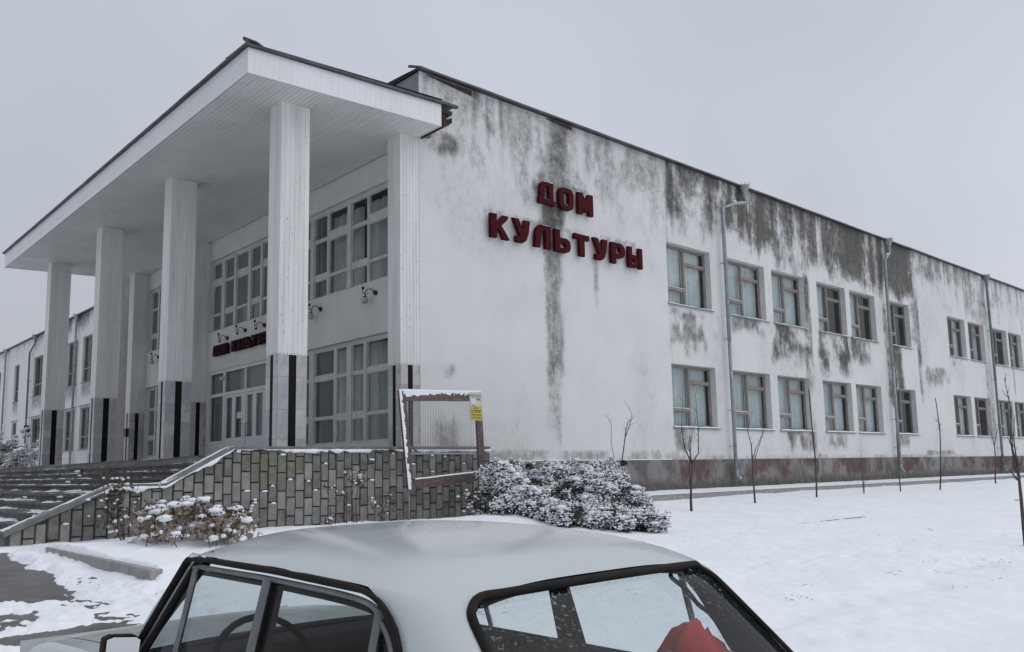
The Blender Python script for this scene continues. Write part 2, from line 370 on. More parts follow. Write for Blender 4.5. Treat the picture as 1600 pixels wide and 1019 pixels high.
b.grid([[(x, y, float(gh(x, y))-.03) for x in xs] for y in ys], True)
struct(b.build('ground', 'snow'))
b = MB(); px = np.linspace(-60, -7.0, 20); py = axis((-60, -15.6, 8), (-15.6, -1.1, 1.2), (-1.1, 60, 12))
P = [[(x, y, float(gh(x, y))-.008) for x in np.where(px > -8, np.minimum(px, kerbx(np.clip(y, -5.2, -1.2))-.02), px)] for y in py]
b.grid(P, True); struct(b.build('forecourt_paving', 'asphalt'))
gx = axis((-60, -16, 2), (-16, -11.5, .15), (-11.5, -6.4, .035), (-6.4, 8, .06), (8, 20, .2), (20, 60, .6))
gy = axis((-40, -16, 2), (-16, -10, .12), (-10, -1.1, .045), (-1.1, -1.0, .05))
GX, GY = np.meshgrid(gx, gy); b = MB(); b.grid(np.stack([GX, GY, snow_z(GX, GY)], -1), False)
struct(b.build('snow_cover', 'snowg', smooth=True))
# left of the stairs
gx = axis((-60, -16, 2), (-16, -7.9, .25)); gy = axis((-1.0, 20, .4), (20, 90, 3))
GX, GY = np.meshgrid(gx, gy); b = MB(); b.grid(np.stack([GX, GY, snow_z(GX, np.full_like(GY, -1.0))+.02*(fbm(GX*2, GY*2, 3)-.5)], -1), False)
struct(b.build('snow_cover', 'snowg', smooth=True))
gx = axis((-8, 2.8, .5)); gy = axis((18.7, 40, .6), (40, 90, 3)); GX, GY = np.meshgrid(gx, gy)
b = MB(); b.grid(np.stack([GX, GY, -.2+.1*fbm(GX, GY, 2)], -1), False); struct(b.build('snow_cover', 'snowg', smooth=True))
# apron along the side wall, with its kerb
b = MB(); b.box(1.05, 52, -1.0, -.03, -.6, -.115); ap = struct(b.build('pavement', 'kerb', bevel=.012))
gx = axis((1.05, 20, .12), (20, 52, .4)); gy = np.array([-1.0, -.99, -.9, -.75, -.55, -.3, -.12, -.03])
GX, GY = np.meshgrid(gx, gy)
zz = -.105+.075*sst(-1.0, -.2, GY)+.03*(fbm(GX*2.5, GY*2.5, 2)-.4)*sst(-1.01, -.9, GY)
b = MB(); b.grid(np.stack([GX, GY, zz], -1), False); struct(b.build('snow_cover', 'snow', ap, smooth=True))
b = MB(); b.prism([(float(kerbx(-3.0))-.06, -2.75), (float(kerbx(-5.2))-.06, -5.22), (float(kerbx(-5.2))+.08, -5.22), (float(kerbx(-2.75))+.08, -2.75)], 'z', -.75, -.32)
o = b.build('kerb', 'kerb', bevel=.012)
me = o.data
for v in me.vertices:
    if v.co.z > -.5: v.co.z = -.235+(v.co.y+2.75)*.060
tag(o, 'grey concrete kerb edging the snowy bed beside the stairs', 'kerb')
b = MB()
for i in range(10):
    x0 = 4.75+i*1.36; b.box(x0+.01, x0+1.34, -6.12, -6.02, -.9, -.555+(.018 if i < 2 or i == 9 else -.03))
o = b.build('lawn_kerb', 'kerb', bevel=.01); tag(o, 'low concrete edging strip barely showing through the snowy lawn', 'kerb')
# debris poking out of the snow
b = MB()
for i in range(34):                                          # in loose tufts, most along an old track
    cx_ = rnd.uniform(-6, 8); cy_ = rnd.uniform(-13.3, -7.2) if rnd.random() < .4 else -10.3+rnd.gauss(0, .45)+.02*cx_
    for k in range(rnd.randint(1, 9)):
        x = cx_+rnd.gauss(0, .12); y = cy_+rnd.gauss(0, .07); z = float(snow_z(x, y)); a = rnd.uniform(0, 6.3); L = rnd.uniform(.015, .07)
        b.tube([(x, y, z-.004), (x+L*math.cos(a), y+L*math.sin(a), z+rnd.uniform(.002, .016))], [.003, .0015], 3)
stuff(tag(b.build('grass_litter', 'leafb'), 'withered grass blades and twigs poking through the snow', 'grass'))

# ------------------------------------------------------------------ the building
BLD = thing('culture_house', 'white two storey culture house with columned porch and long stained side wall', 'building')
ZR, ZP = 9.66, .81
XE = 48.0
WL = [8.876, 11.978, 14.582, 17.606, 20.096, 23.35, 29.358, 31.808, 34.992, 37.207, 40.4, 42.9]
WW = [2.17, 2.15, 2.12, 2.14, 2.1, 2.0, 2.05, 2.02, 1.95, 1.95, 1.95, 1.95]
ROWS = ((1.736, 3.573), (5.33, 7.17))
OPEN = [(x, x+w, z0, z1) for x, w in zip(WL, WW) for z0, z1 in ROWS]

REG = [  # x0 x1 z0 z1 dark brown : where weather has marked the side wall
    (0, 9, 8.0, 9.8, .42, 0), (1.5, 2.7, 8.5, 9.7, .75, .2), (3.6, 4.9, 7.7, 9.8, .72, 0), (3.75, 4.65, 6.3, 7.4, .95, 0), (3.85, 4.5, 2.6, 6.5, .58, 0), (3.85, 4.35, .9, 2.8, .36, 0),
    (5.66, 5.86, 4.6, 6.2, .8, 0), (-.1, 1.2, 7.75, 8.35, .75, 0), (2.4, 3.5, 6.9, 9.0, .40, 0), (.1, 1.3, 8.3, 9.7, .42, 0), (5.2, 8.8, 7.3, 9.2, .34, 0),
    (5.0, 5.4, 6.6, 6.85, .8, 0), (2.0, 2.3, 6.6, 6.95, .5, 0), (3.4, 3.8, 7.7, 8.0, .6, 0), (7.0, 7.5, 6.6, 6.9, .7, 0), (5.9, 6.9, 6.65, 6.85, .55, 0),
    (9.0, 26.3, 8.3, 9.8, .72, .38), (9.0, 26.2, 7.3, 9.2, .40, .15), (26.2, 48, 8.9, 9.8, .5, .1), (3.3, 5.1, 7.5, 8.2, .6, 0), (1.8, 7.8, 6.55, 6.8, .4, 0), (3.5, 5.9, 7.75, 8.0, .55, 0),
    (8.98, 9.85, 7.15, 9.8, .95, .30), (9.8, 10.9, 8.4, 9.8, .55, .2), (10.5, 12.0, 7.5, 9.7, .9, .25), (12.0, 15.0, 7.4, 9.6, .8, .95), (14.8, 16.3, 7.3, 9.7, .78, .2),
    (16.0, 17.15, 7.1, 9.8, .95, .3), (16.45, 17.05, .9, 7.3, .62, 0), (17.1, 19.7, 7.3, 9.8, .78, .45), (19.5, 23.3, 7.2, 9.7, .75, .9), (23.3, 26.0, 7.1, 9.6, .7, .9),
    (25.9, 26.25, 2.6, 9.3, .75, 0), (26.4, 34.4, 8.2, 9.8, .62, .2), (31.6, 34.4, 7.2, 9.6, .55, 0), (27, 31, 7.3, 9, .36, 0), (34.9, 48, 7.8, 9.8, .42, 0), (33.4, 34.4, 1.2, 8, .4, 0),
    (36.0, 36.2, 4, 9.7, .6, 0), (37.4, 37.6, 3.5, 9.7, .6, 0), (39.3, 39.5, 5, 9.7, .6, 0),
    (8.8, 11.3, 3.75, 5.2, .72, 0), (12.1, 14.3, 4.7, 5.35, .62, 0), (14.5, 16.9, 3.9, 5.35, .95, .35), (17.5, 19.9, 3.55, 5.35, .95, .35), (20.0, 21.5, 4.2, 5.35, .78, 0),
    (22.9, 24.3, 2.7, 6.8, .85, .75), (29.5, 30.2, 4.8, 5.3, .55, 0), (26.6, 28.6, 3.8, 4.7, .5, 0), (28.2, 29.2, 3.8, 4.6, .42, 0),
    (8.85, 9.8, 1.0, 1.75, .66, 0), (15.1, 17.0, .8, 1.72, .92, 0), (17.7, 19.2, 1.0, 1.7, .5, 0), (23.2, 24.4, 1.1, 1.7, .55, .3), (.8, 9, .7, 1.05, .45, 0), (9, 30, .7, .95, .34, 0), (26, 29, .8, 1.1, .5, 0),
    (-.05, .9, 2.6, 3.0, .5, 0), (.15, 1.0, .9, 1.9, .6, 0), (16.6, 17.0, 5.2, 7.3, .95, .3), (10.9, 11.2, 5.2, 7.3, .2, 0), (25.35, 25.9, 5.2, 7.4, .6, .2)]
def stain(x, z):
    d = np.zeros_like(x); g = np.zeros_like(x)
    sk = fbm(x*2.6, z*.22, 1); sk2 = fbm(x*7, z*.5, 2); bl_ = fbm(x*1.7, z*1.3, 11, 5); wob = (fbm(x*.9, z*.9, 3)-.5)*1.1; wz = (.45*fbm(x*1.7, z*.4, 4)+.55*fbm(x*1.1, z*1.1, 14, 5)-.5)*2.4
    for x0, x1, z0, z1, a, c in REG:
        sx = min(.35, (x1-x0)*.4); wx = wob*min(.5, (x1-x0)*.25); sz = min(1.2, (z1-z0)*.6)
        mk = sst(x0-sx*.5, x0+sx*.5, x+wx)*(1-sst(x1-sx*.5, x1+sx*.5, x+wx))
        wzz = wz*min(1, (z1-z0)*.35)
        top = 1-sst(z1-sz*.15, z1+sz*.2, z) if z1 < 9.5 else 1
        mk = mk*sst(z0-sz*.2, z0+sz*.8, z+wzz)*top
        long = (z1-z0) > (x1-x0)*.8 or z1 > 9.4
        tex = .42*sk+.2*sk2+.38*bl_ if long else .12*sk+.1*sk2+.78*bl_
        d = np.maximum(d, a*mk*(.2+.95*sst(.34, .60, tex))); g = np.maximum(g, c*mk*(.45+.7*sst(.3, .6, sk)))
    line = (np.abs(x-8.96) < .03)*.35*(.4+sk2)
    d = np.maximum(d, line)
    d = np.maximum(d, .17*sst(.38, .72, fbm(x*.8, z*.5, 6)))
    d = np.maximum(d, .42*sst(5.8, 9.0, z)*(1-sst(8.8, 9.0, x))*sst(.38, .62, .5*bl_+.5*sk))
    return d, g
def wall_grid(name, m, parent, xs, zs, openings, place, field, reveal=.16):
    """a wall sheet with openings and their reveals; place(x, z, depth) -> world point"""
    for x0, x1, z0, z1 in openings: xs += [x0, x1]; zs += [z0, z1]
    def ref(a, d):
        a = sorted(set(round(q, 4) for q in a)); out = []
        for p, q in zip(a, a[1:]):
            k = max(1, math.ceil((q-p)/d(p))); out += [p+(q-p)*i/k for i in range(k)]
        return np.array(out+[a[-1]])
    xs = ref(xs, lambda p: .07 if p < 20 else .1 if p < 30 else .16); zs = ref(zs, lambda p: .08)
    X, Z = np.meshgrid(xs, zs); V = np.stack([np.asarray(place(X, Z, 0.0)[k])+0*X for k in range(3)], -1).reshape(-1, 3)
    cx = (xs[1:]+xs[:-1])/2; cz = (zs[1:]+zs[:-1])/2; CX, CZ = np.meshgrid(cx, cz); hole = np.zeros(CX.shape, bool)
    for x0, x1, z0, z1 in openings: hole |= (CX > x0) & (CX < x1) & (CZ > z0) & (CZ < z1)
    n_ = len(xs); ii, jj = np.where(~hole)
    fs = [(int(i*n_+j), int(i*n_+j+1), int((i+1)*n_+j+1), int((i+1)*n_+j)) for i, j in zip(ii, jj)]
    b = MB(); b.add(V, fs)
    base_n = b.n
    for x0, x1, z0, z1 in openings:
        for (a, c) in (((x0, z0), (x0, z1)), ((x0, z1), (x1, z1)), ((x1, z1), (x1, z0)), ((x1, z0), (x0, z0))):
            b.quad(place(a[0], a[1], 0), place(a[0], a[1], reveal), place(c[0], c[1], reveal), place(c[0], c[1], 0))
    o = b.build(name, m, parent)
    d, g, th = field(X.ravel(), Z.ravel())
    ca = o.data.color_attributes.new('stain', 'FLOAT_COLOR', 'POINT')
    A = np.zeros((len(o.data.vertices), 4)); A[:, 3] = 1; A[:base_n, 0] = d; A[:base_n, 1] = g; A[:base_n, 2] = th; A[base_n:, 0] = .16
    ca.data.foreach_set('color', A.ravel()); return o
def f_side(x, z): d, g = stain(x, z); return d, g, 0*d
wall_grid('side_wall', 'wall', BLD, [0.0, XE], [ZP, ZR], OPEN, lambda x, z, d: (x, d, z), f_side, .24)
def f_plinth(x, z):
    red = np.zeros_like(x)
    for a, c in ((8.95, 11.0), (12.3, 16.9), (17.8, 21.8), (23.5, 25.1), (29.4, 37.6), (38, 48)):
        red = np.maximum(red, sst(a-.1, a+.1, x)*(1-sst(c-.1, c+.1, x)))
    red = red*(.15+1.5*(fbm(x*1.3, z*2, 3, 5)-.22))*sst(.05, .4, z)
    red = np.maximum(red, .25*(1-sst(3.0, 5, x)))
    low = (1-sst(-.02, .45, z))*.95; blot = .7*sst(.42, .66, fbm(x*1.7, z*1.5, 5)); st = .5*sst(.5, .7, fbm(x*4, z*.4, 8))
    return np.maximum(np.maximum(low, blot), st), 0*x, red
wall_grid('plinth', 'plinth', BLD, [1.0, XE], [-.3, ZP-.003], [], lambda x, z, d: (x, -.04+d, z), f_plinth)
b = MB(); b.box(1.0, XE, -.04, .0, ZP-.003, ZP+.004); pl = b.build('plinth_ledge', 'kerb', BLD)
b = MB(); gx = np.arange(1.05, 8.7, .05); b.grid([[(x, -.045, ZP+.004), (x, -.04, ZP+.014+.012*float(vno(x*4, 1))), (x, -.004, ZP+.02)] for x in gx]); b.build('snow_cap', 'snow', pl, smooth=True)

# windows of the side wall (weathered brown timber, net curtains)
def pleat(b, x0, x1, z0, z1, y, fn, amp=.018, seed=0):
    n_ = max(6, int((x1-x0)/.022)); u = np.linspace(x0, x1, n_)
    ph = 2.4*fbm(u*3, u*0+seed, 2); yy = y+amp*np.sin(u*38+ph*4)+amp*.7*np.sin(u*17+seed)
    b.grid([[fn(q, z0, w) for q, w in zip(u, yy)], [fn(q, z1, w) for q, w in zip(u, yy)]])
def side_window(i, x0, w, z0, z1, row):
    h = z1-z0; x1 = x0+w; b = MB(); y0, y1 = .20, .27; t = .055
    b.box(x0, x1, y0, y1, z0, z0+t); b.box(x0, x1, y0, y1, z1-t, z1)
    b.box(x0, x0+t, y0, y1, z0+t, z1-t); b.box(x1-t, x1, y0, y1, z0+t, z1-t)
    xm = x0+w*.50; b.box(xm-.04, xm+.04, y0-.008, y1, z0+t, z1-t)
    zl = z0+h*.285; zr = z0+h*.735
    b.box(x0+t, xm-.04, y0-.012, y1, zl-.04, zl+.04); b.box(xm+.04, x1-t, y0-.012, y1, zr-.035, zr+.035)
    cells = [(x0+t, xm-.04, z0+t, zl-.04), (x0+t, xm-.04, zl+.04, z1-t), (xm+.04, x1-t, z0+t, zr-.035), (xm+.04, x1-t, zr+.035, z1-t)]
    for a, c, d, e_ in cells:          # sash rails
        s = .028
        b.box(a, a+s, y0+.015, y1-.015, d, e_); b.box(c-s, c, y0+.015, y1-.015, d, e_)
        b.box(a+s, c-s, y0+.015, y1-.015, d, d+s); b.box(a+s, c-s, y0+.015, y1-.015, e_-s, e_)
    win = b.build('window', 'bframe' if i < 5 and not (row and i in (2, 3)) else 'gframe', BLD)
    for a, c, d, e_ in cells:
        p = MB(); s = .028; tl = rnd.uniform(-.003, .003); tz = rnd.uniform(-.003, .003)
        p.quad((a+s, .235+tl, d+s), (c-s, .235-tl, d+s), (c-s, .235-tl+tz, e_-s), (a+s, .235+tl+tz, e_-s)); p.build('pane', 'glass', win)
    p = MB(); p.quad((x0-.03, -.05, z0-.012), (x1+.07, -.05, z0-.012), (x1+.07, .20, z0+.015), (x0-.03, .20, z0+.015))
    p.quad((x0-.03, -.05, z0-.04), (x1+.07, -.05, z0-.04), (x1+.07, -.05, z0-.012), (x0-.03, -.05, z0-.012)); p.build('sill', 'sill', win)
    p = MB(); gx = np.linspace(x0-.02, x1+.06, 24)
    p.grid([[(q, yy, z0+(yy+.05)*.10-.006+hh*(.5+float(vno(q*5, i)))) for q in gx] for yy, hh in ((-.047, .004), (-.03, .026), (.12, .035), (.198, .03))])
    p.grid([[(q, .175, zl+.04+.002) for q in np.linspace(x0+t, xm-.05, 8)], [(q, .185, zl+.06) for q in np.linspace(x0+t, xm-.05, 8)], [(q, .21, zl+.056) for q in np.linspace(x0+t, xm-.05, 8)]])
    p.build('snow', 'snow', win, smooth=True)
    fn = lambda u, z, d: (u, d, z)
    bare = {(3, 1): (1,), (5, 1): (0, 1), (4, 1): (1,), (5, 0): (1,), (7, 0): (1,), (8, 1): (1,)}.get((i, row), ())
    for k, (a, c) in enumerate(((x0+.02, xm), (xm, x1-.02))):
        if k in bare: continue
        if k == 1 and i in (6, 7): a += .35
        p = MB(); pleat(p, a+.01, c-.01, z0+.03, z1-.04, .36, fn, seed=i+k*3+row); p.build('curtain', 'curtain', win, smooth=True)
for i, (x0, w) in enumerate(zip(WL, WW)):
    for r, (z0, z1) in enumerate(ROWS): side_window(i, x0, w, z0, z1, r)

# front wall under the porch (plane x = 0), its glazing and doors
UPZ, LOZ = (5.10, 7.42), (1.30, 3.82)
BAYS = ((.47, 5.66), (6.13, 11.40), (11.90, 16.92))
FO = [(a, c, z0, z1) for (a, c) in BAYS for (z0, z1) in ((1.30, 3.82), (5.10, 7.42)) if not (a > 6 and a < 7 and z0 < 2)]+[(6.35, 11.30, .985, 3.84)]
b = MB()
wall_grid('front_wall', 'plaster', BLD, [0.0, 17.41], [.95, 8.30], FO, lambda y, z, d: (d, y, z), lambda x, z: (0*x, 0*x, 0*x), .18)
b = MB(); b.box(-.012, .2, .006, 17.40, 8.302, ZR-.03); b.build('roof_front_cladding', 'gmetal', BLD)
def front_window(cols, z0, z1, y0, y1, lower):
    b = MB(); xa, xb = .10, .18; panes = []
    b.box(xa, xb, y0, y1, z0, z0+.06); b.box(xa, xb, y0, y1, z1-.10, z1)
    b.box(xa, xb, y0, y0+.05, z0+.06, z1-.10); b.box(xa, xb, y1-.05, y1, z0+.06, z1-.10)
    za, zb = z0+.06, z1-.10
    if lower: zw = (1.97, 2.03, 2.96, 3.10); zn = (1.91, 2.07, 2.98, 3.05)
    else: zw = (5.64, 5.69, 6.60, 6.82); zn = (5.61, 5.77, 6.64, 6.71)
    edge = y0+.05
    for kind, a, c in cols:
        if a > edge+.005: b.box(xa-(.02 if a-edge > .12 else 0), xb, edge, a, za, zb)
        q = zw if kind == 'w' else zn
        b.box(xa+.004, xb, a, c, q[0], q[1]); b.box(xa+.004, xb, a, c, q[2], q[3])
        for d, e_ in ((za, q[0]), (q[1], q[2]), (q[3], zb)):
            s = .018; panes.append((a+s, c-s, d+s, e_-s))
            b.box(xa+.02, xb-.02, a, a+s, d, e_); b.box(xa+.02, xb-.02, c-s, c, d, e_); b.box(xa+.02, xb-.02, a+s, c-s, d, d+s); b.box(xa+.02, xb-.02, a+s, c-s, e_-s, e_)
        edge = c
    if y1-.05 > edge+.005: b.box(xa, xb, edge, y1-.05, za, zb)
    win = b.build('window', 'wframe', BLD)
    for a, c, d, e_ in panes:
        tl = rnd.uniform(-.004, .004); p = MB(); p.quad((.145+tl, c, d), (.145-tl, a, d), (.145-tl, a, e_), (.145+tl, c, e_)); p.build('pane', 'glassd', win)
    for a, c in ((y0+.25, y0+(y1-y0)*.47), (y0+(y1-y0)*.52, y1-.3)):
        p = MB(); pleat(p, a, c, z0+.05, z1-.05, .55, lambda u, z, d: (d, u, z), .03, seed=int(a*7)); p.build('curtain', 'curtain', win, smooth=True)
front_window([('n', .54, 1.15), ('w', 1.32, 2.20), ('n', 2.28, 3.0), ('w', 3.17, 4.10), ('n', 4.19, 4.85), ('w', 5.02, 5.6)], *UPZ, .47, 5.66, False)
front_window([('n', .54, 1.15), ('w', 1.32, 2.28), ('n', 2.40, 2.95), ('n', 3.16, 3.68), ('w', 3.80, 4.78), ('n', 5.02, 5.58)], *LOZ, .47, 5.66, True)
front_window([('n', 6.2, 6.8), ('w', 7.0, 7.84), ('n', 7.96, 8.58), ('w', 8.78, 9.60), ('n', 9.75, 10.42), ('w', 10.65, 11.3)], *UPZ, 6.13, 11.40, False)
for z in (UPZ, LOZ):
    front_window([('w', 11.97, 12.6), ('n', 12.7, 13.3), ('w', 13.5, 14.4), ('n', 14.5, 15.1), ('w', 15.3, 16.0), ('n', 16.15, 16.8)], *z, 11.90, 16.92, z[0] < 3)
# entrance: white plastic doors
b = MB(); A, Bx = .03, .10; y0, y1, z0, z1 = 6.35, 11.30, .985, 3.84
b.box(A, Bx, y0, y1, z1-.10, z1); b.box(A, Bx, y0, y1, 3.02, 3.12)
for a, c in ((y0, y0+.1), (7.28, 7.40), (8.64, 8.74), (10.10, 10.24), (y1-.12, y1)): b.box(A-.004, Bx, a, c, z0, z1-.10)
for a, c in ((6.45, 7.28), (10.24, 11.18)): b.box(A+.01, Bx, a, c, z0, 1.66)
ent = b.build('entrance_screen', 'pvc', BLD)
for a, c, d, e_ in ((6.45, 7.28, 1.66, 3.02), (6.45, 7.28, 3.12, 3.74), (7.40, 8.64, 3.12, 3.74), (8.74, 10.10, 3.12, 3.74), (10.24, 11.18, 3.12, 3.74), (10.24, 11.18, 1.66, 3.02)):
    p = MB(); p.quad((.06, c, d), (.06, a, d), (.06, a, e_), (.06, c, e_)); p.build('pane', 'glassd', ent)
for (ya, yb, strips) in ((7.405, 8.635, ((7.58, 7.98), (8.22, 8.56))), (8.745, 10.095, ((8.94, 9.37), (9.60, 10.0)))):
    b = MB(); e0 = ya
    for a, c in strips:
        b.box(A+.01, Bx-.01, e0, a, z0+.02, 3.015); b.box(A+.01, Bx-.01, a, c, z0+.02, 1.72); b.box(A+.01, Bx-.01, a, c, 2.93, 3.015); e0 = c
    b.box(A+.01, Bx-.01, e0, yb, z0+.02, 3.015)
    dr = b.build('door', 'pvc', BLD)
    for a, c in strips:
        p = MB(); p.quad((.065, c, 1.72), (.065, a, 1.72), (.065, a, 2.93), (.065, c, 2.93)); p.build('pane', 'glassd', dr)
    p = MB(); hy = yb-.1 if ya < 8 else ya+.12
    p.tube([(A+.01, hy, 2.1), (A-.05, hy, 2.1), (A-.05, hy, 1.75), (A+.01, hy, 1.75)], .014, 8); p.build('handle', 'chrome', dr, smooth=True)
b = MB(); b.box(.0585, .064, 8.98, 9.28, 2.28, 2.47); b.build('paper_notice', 'white', BLD)
b = MB(); b.box(-.08, .03, 10.12, 10.22, 3.50, 3.60); b.box(-.13, -.08, 10.14, 10.20, 3.515, 3.575); b.build('door_camera', 'pvc', BLD, bevel=.01)

# interior that closes the rooms behind the glass
b = MB(); b.box(.2, XE, 4.6, 4.7, 0, ZR-.1); b.box(2.95, 3.05, 4.7, 17.3, .98, ZR-.1)
b.box(.2, XE, .19, 4.6, 4.35, 4.5); b.box(.2, 2.95, 4.6, 17.3, 4.35, 4.5); b.box(.2, XE, .19, 4.6, ZR-.35, ZR-.1); b.box(.2, 2.95, 4.6, 17.3, ZR-.35, ZR-.1)
b.box(XE-.1, XE, .19, 4.6, 0, ZR-.1); b.box(.2, 2.95, 17.3, 17.4, .98, ZR-.1); b.box(5.7, 5.8, .19, 4.6, 0, ZR-.1)
for x in (11.5, 17.15, 23.0, 28, 34.6, 40): b.box(x, x+.1, .35, 4.6, 0, ZR-.1)
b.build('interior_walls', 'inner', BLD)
b = MB(); b.box(.2, XE, .19, 4.6, .7, .8); b.box(.2, 2.95, .2, 17.3, .802, .97); b.build('interior_floor', 'floor', BLD)
b = MB()
for y in (10.3, 8.2): b.box(2.88, 2.945, y, y+.9, .97, 3.05)
b.build('inner_door', 'innerdoor', BLD)
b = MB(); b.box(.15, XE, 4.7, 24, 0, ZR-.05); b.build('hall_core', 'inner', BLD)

# roof
b = MB(); gx = axis((-.06, 50, .6)); rows = []
for yy, dz in ((-.17, 0), (-.17, .05), (1.0, .12), (9, .5), (17.6, .12)):
    rows.append([(x, yy+(.025*float(fbm(x*1.3, 3, 2)) if yy < 0 else 0), ZR-.02+dz+(.03*(float(fbm(x*.7, 7, 5))-.5) if yy < 2 else 0)) for x in gx])
b.grid(rows); b.grid([[(x, -.16, ZR-.02) for x in gx], [(x, .05, ZR-.005) for x in gx]], True)
rf = b.build('roof', 'roof', BLD)
b = MB(); b.quad((-.06, -.17, ZR-.02), (-.06, 17.6, ZR-.02), (-.06, 17.6, ZR+.03), (-.06, -.17, ZR+.03)); b.add([(-.06, -.17, ZR), (-.06, 17.6, ZR), (-.06, 9, ZR+.48)], [(0, 2, 1)])
b.tube([(-.10, -.05, ZR+.04), (-.12, .2, ZR+.13), (.15, .1, ZR+.16), (.6, -.05, ZR+.07)], [.02, .035, .03, .01], 5)
b.tube([(.9, -.1, ZR+.03), (1.05, .1, ZR+.11), (1.3, -.1, ZR+.04)], [.02, .04, .02], 4); b.build('edge_flashing', 'roof', rf)
for x0, x1, h in ((.25, 1.55, .15), (4.05, 5.0, .10)):
    b = MB(); b.add([(x0, -.012, ZR-.06), (x1, -.012, ZR-.06-h*.8), (x1, -.012, ZR-.03), (x0, -.012, ZR-.03)], [(0, 1, 2, 3)]); b.build('eave_gap', 'rust', rf)

# left wing, set back, plane x = 2.85
XW = 2.85; WGX = [(49.55, 50.9, 'n'), (43.35, 45.8, 'w'), (36.25, 38.25, 'w'), (33.25, 35.3, 'w'), (27.6, 29.6, 'w'), (24.6, 26.6, 'w'), (20.2, 22.2, 'w'), (55, 57, 'w')]
WO = [(a, c, z0, z1) for a, c, k in WGX for z0, z1 in ((2.15, 4.40), (5.78, 8.32))]
def f_wing(x, z):
    d = .85*sst(8.3, 9.6, z+.9*(fbm(x*1.2, z*.3, 5)-.5))*(.35+.8*sst(.35, .6, fbm(x*1.7, z*.2, 8)))*(1-sst(40, 47, x)*.75)
    for a, c, k in WGX: d = np.maximum(d, .55*sst(a-.2, a+.2, x)*(1-sst(c-.2, c+.2, x))*sst(4.6, 5.4, z)*(1-sst(5.75, 5.8, z)))
    return d, .5*sst(9.0, 9.6, z)*sst(.5, .6, fbm(x*.6, z*.3, 2)), 0*x
wall_grid('wing_wall', 'wall', BLD, [17.42, 62.0], [-.3, ZR], WO, lambda y, z, d: (XW+d, y, z), f_wing)
b = MB(); b.box(XW-.16, XW+14, 17.42, 62, ZR-.02, ZR+.05); b.build('wing_roof', 'roof', BLD)
b = MB(); b.box(XW+3, XW+14, 17.5, 62, -.3, ZR-.05); b.box(XW+.2, XW+3, 17.5, 62, 4.9, 5.05); b.box(XW+.2, XW+3, 61.9, 62, -.3, ZR-.05); b.build('wing_core', 'inner', BLD)
for a, c, k in WGX:
    for r, (z0, z1) in enumerate(((2.15, 4.40), (5.78, 8.32))):
        b = MB(); xa, xb = XW+.10, XW+.17; t = .07
        b.box(xa, xb, a, c, z0, z0+t); b.box(xa, xb, a, c, z1-t, z1); b.box(xa, xb, a, a+t, z0+t, z1-t); b.box(xa, xb, c-t, c, z0+t, z1-t)
        m_ = (a+c)/2; b.box(xa, xb, m_-.04, m_+.04, z0+t, z1-t); zt = z0+(z1-z0)*.3; b.box(xa+.004, xb, a+t, m_-.04, zt-.04, zt+.04); b.box(xa+.004, xb, m_+.04, c-t, zt-.04, zt+.04)
        w_ = b.build('window', 'gframe' if k == 'n' else 'bframe', BLD)
        for q0, q1 in ((a+t, m_-.04), (m_+.04, c-t)):
            for s0, s1 in ((z0+t, zt-.04), (zt+.04, z1-t)):
                p = MB(); p.quad((XW+.14, q1, s0), (XW+.14, q0, s0), (XW+.14, q0, s1), (XW+.14, q1, s1)); p.build('pane', 'glass', w_)
        p = MB(); p.box(XW-.07, XW+.10, a-.06, c+.06, z0-.03, z0-.002); p.build('sill', 'sill', w_)
        if r == 0: p = MB(); p.box(XW-.06, XW+.01, a-.15, c+.15, z1+.06, z1+.11); p.build('drip_ledge', 'sill', w_)
        p = MB(); pleat(p, a+.05, c-.7*(k == 'w'), z0+.05, z1-.05, XW+.4, lambda u, z, d: (d, u, z), .03, seed=int(a)); p.build('curtain', 'curtain', w_, smooth=True)

# canopy: sloping a little down towards its front edge
CX0, CX1, CY0, CY1 = -4.454, -.025, -.857, 18.195
zs_ = lambda x: 8.075+.034*(x-.567)
FH = .483
b = MB(); npl = 44; wd = (CX1-.02-CX0-.03)/npl; jr = random.Random(3)
for i in range(npl):
    a = CX0+.03+i*wd; c = a+wd
    for y0, y1 in ((CY0+.02, 1.9), (1.9, 7.4), (7.4, 13.0), (13.0, CY1-.02)):
        dz = jr.uniform(-.004, .004); g = .008
        b.add([(a+g, y0+.003, zs_(a)+dz), (c, y0+.003, zs_(c)+dz), (c, y1-.003, zs_(c)+dz), (a+g, y1-.003, zs_(a)+dz),
               (a+g, y0+.003, zs_(a)+.02), (c, y0+.003, zs_(c)+.02), (c, y1-.003, zs_(c)+.02), (a+g, y1-.003, zs_(a)+.02)],
              [(0, 3, 2, 1), (0, 1, 5, 4), (1, 2, 6, 5), (2, 3, 7, 6), (3, 0, 4, 7)])
b.quad((CX0+.03, CY0+.02, zs_(CX0)+.022), (CX0+.03, CY1-.02, zs_(CX0)+.022), (CX1, CY1-.02, zs_(CX1)+.022), (CX1, CY0+.02, zs_(CX1)+.022))
cano = MB(); cano.add([(CX0+.02, CY0+.02, zs_(CX0)+.06), (CX1, CY0+.02, zs_(CX1)+.06), (CX1, CY1-.02, zs_(CX1)+.06), (CX0+.02, CY1-.02, zs_(CX0)+.06),
                       (CX0+.02, CY0+.02, zs_(CX0)+FH-.01), (CX1, CY0+.02, zs_(CX1)+FH-.01), (CX1, CY1-.02, zs_(CX1)+FH-.01), (CX0+.02, CY1-.02, zs_(CX0)+FH-.01)],
                      [(0, 3, 2, 1), (4, 5, 6, 7), (0, 1, 5, 4), (1, 2, 6, 5), (2, 3, 7, 6), (3, 0, 4, 7)])
CAN = cano.build('canopy', 'inner', BLD)
stuff(b.build('soffit_board', 'soffit', CAN))
b = MB(); a = CX0
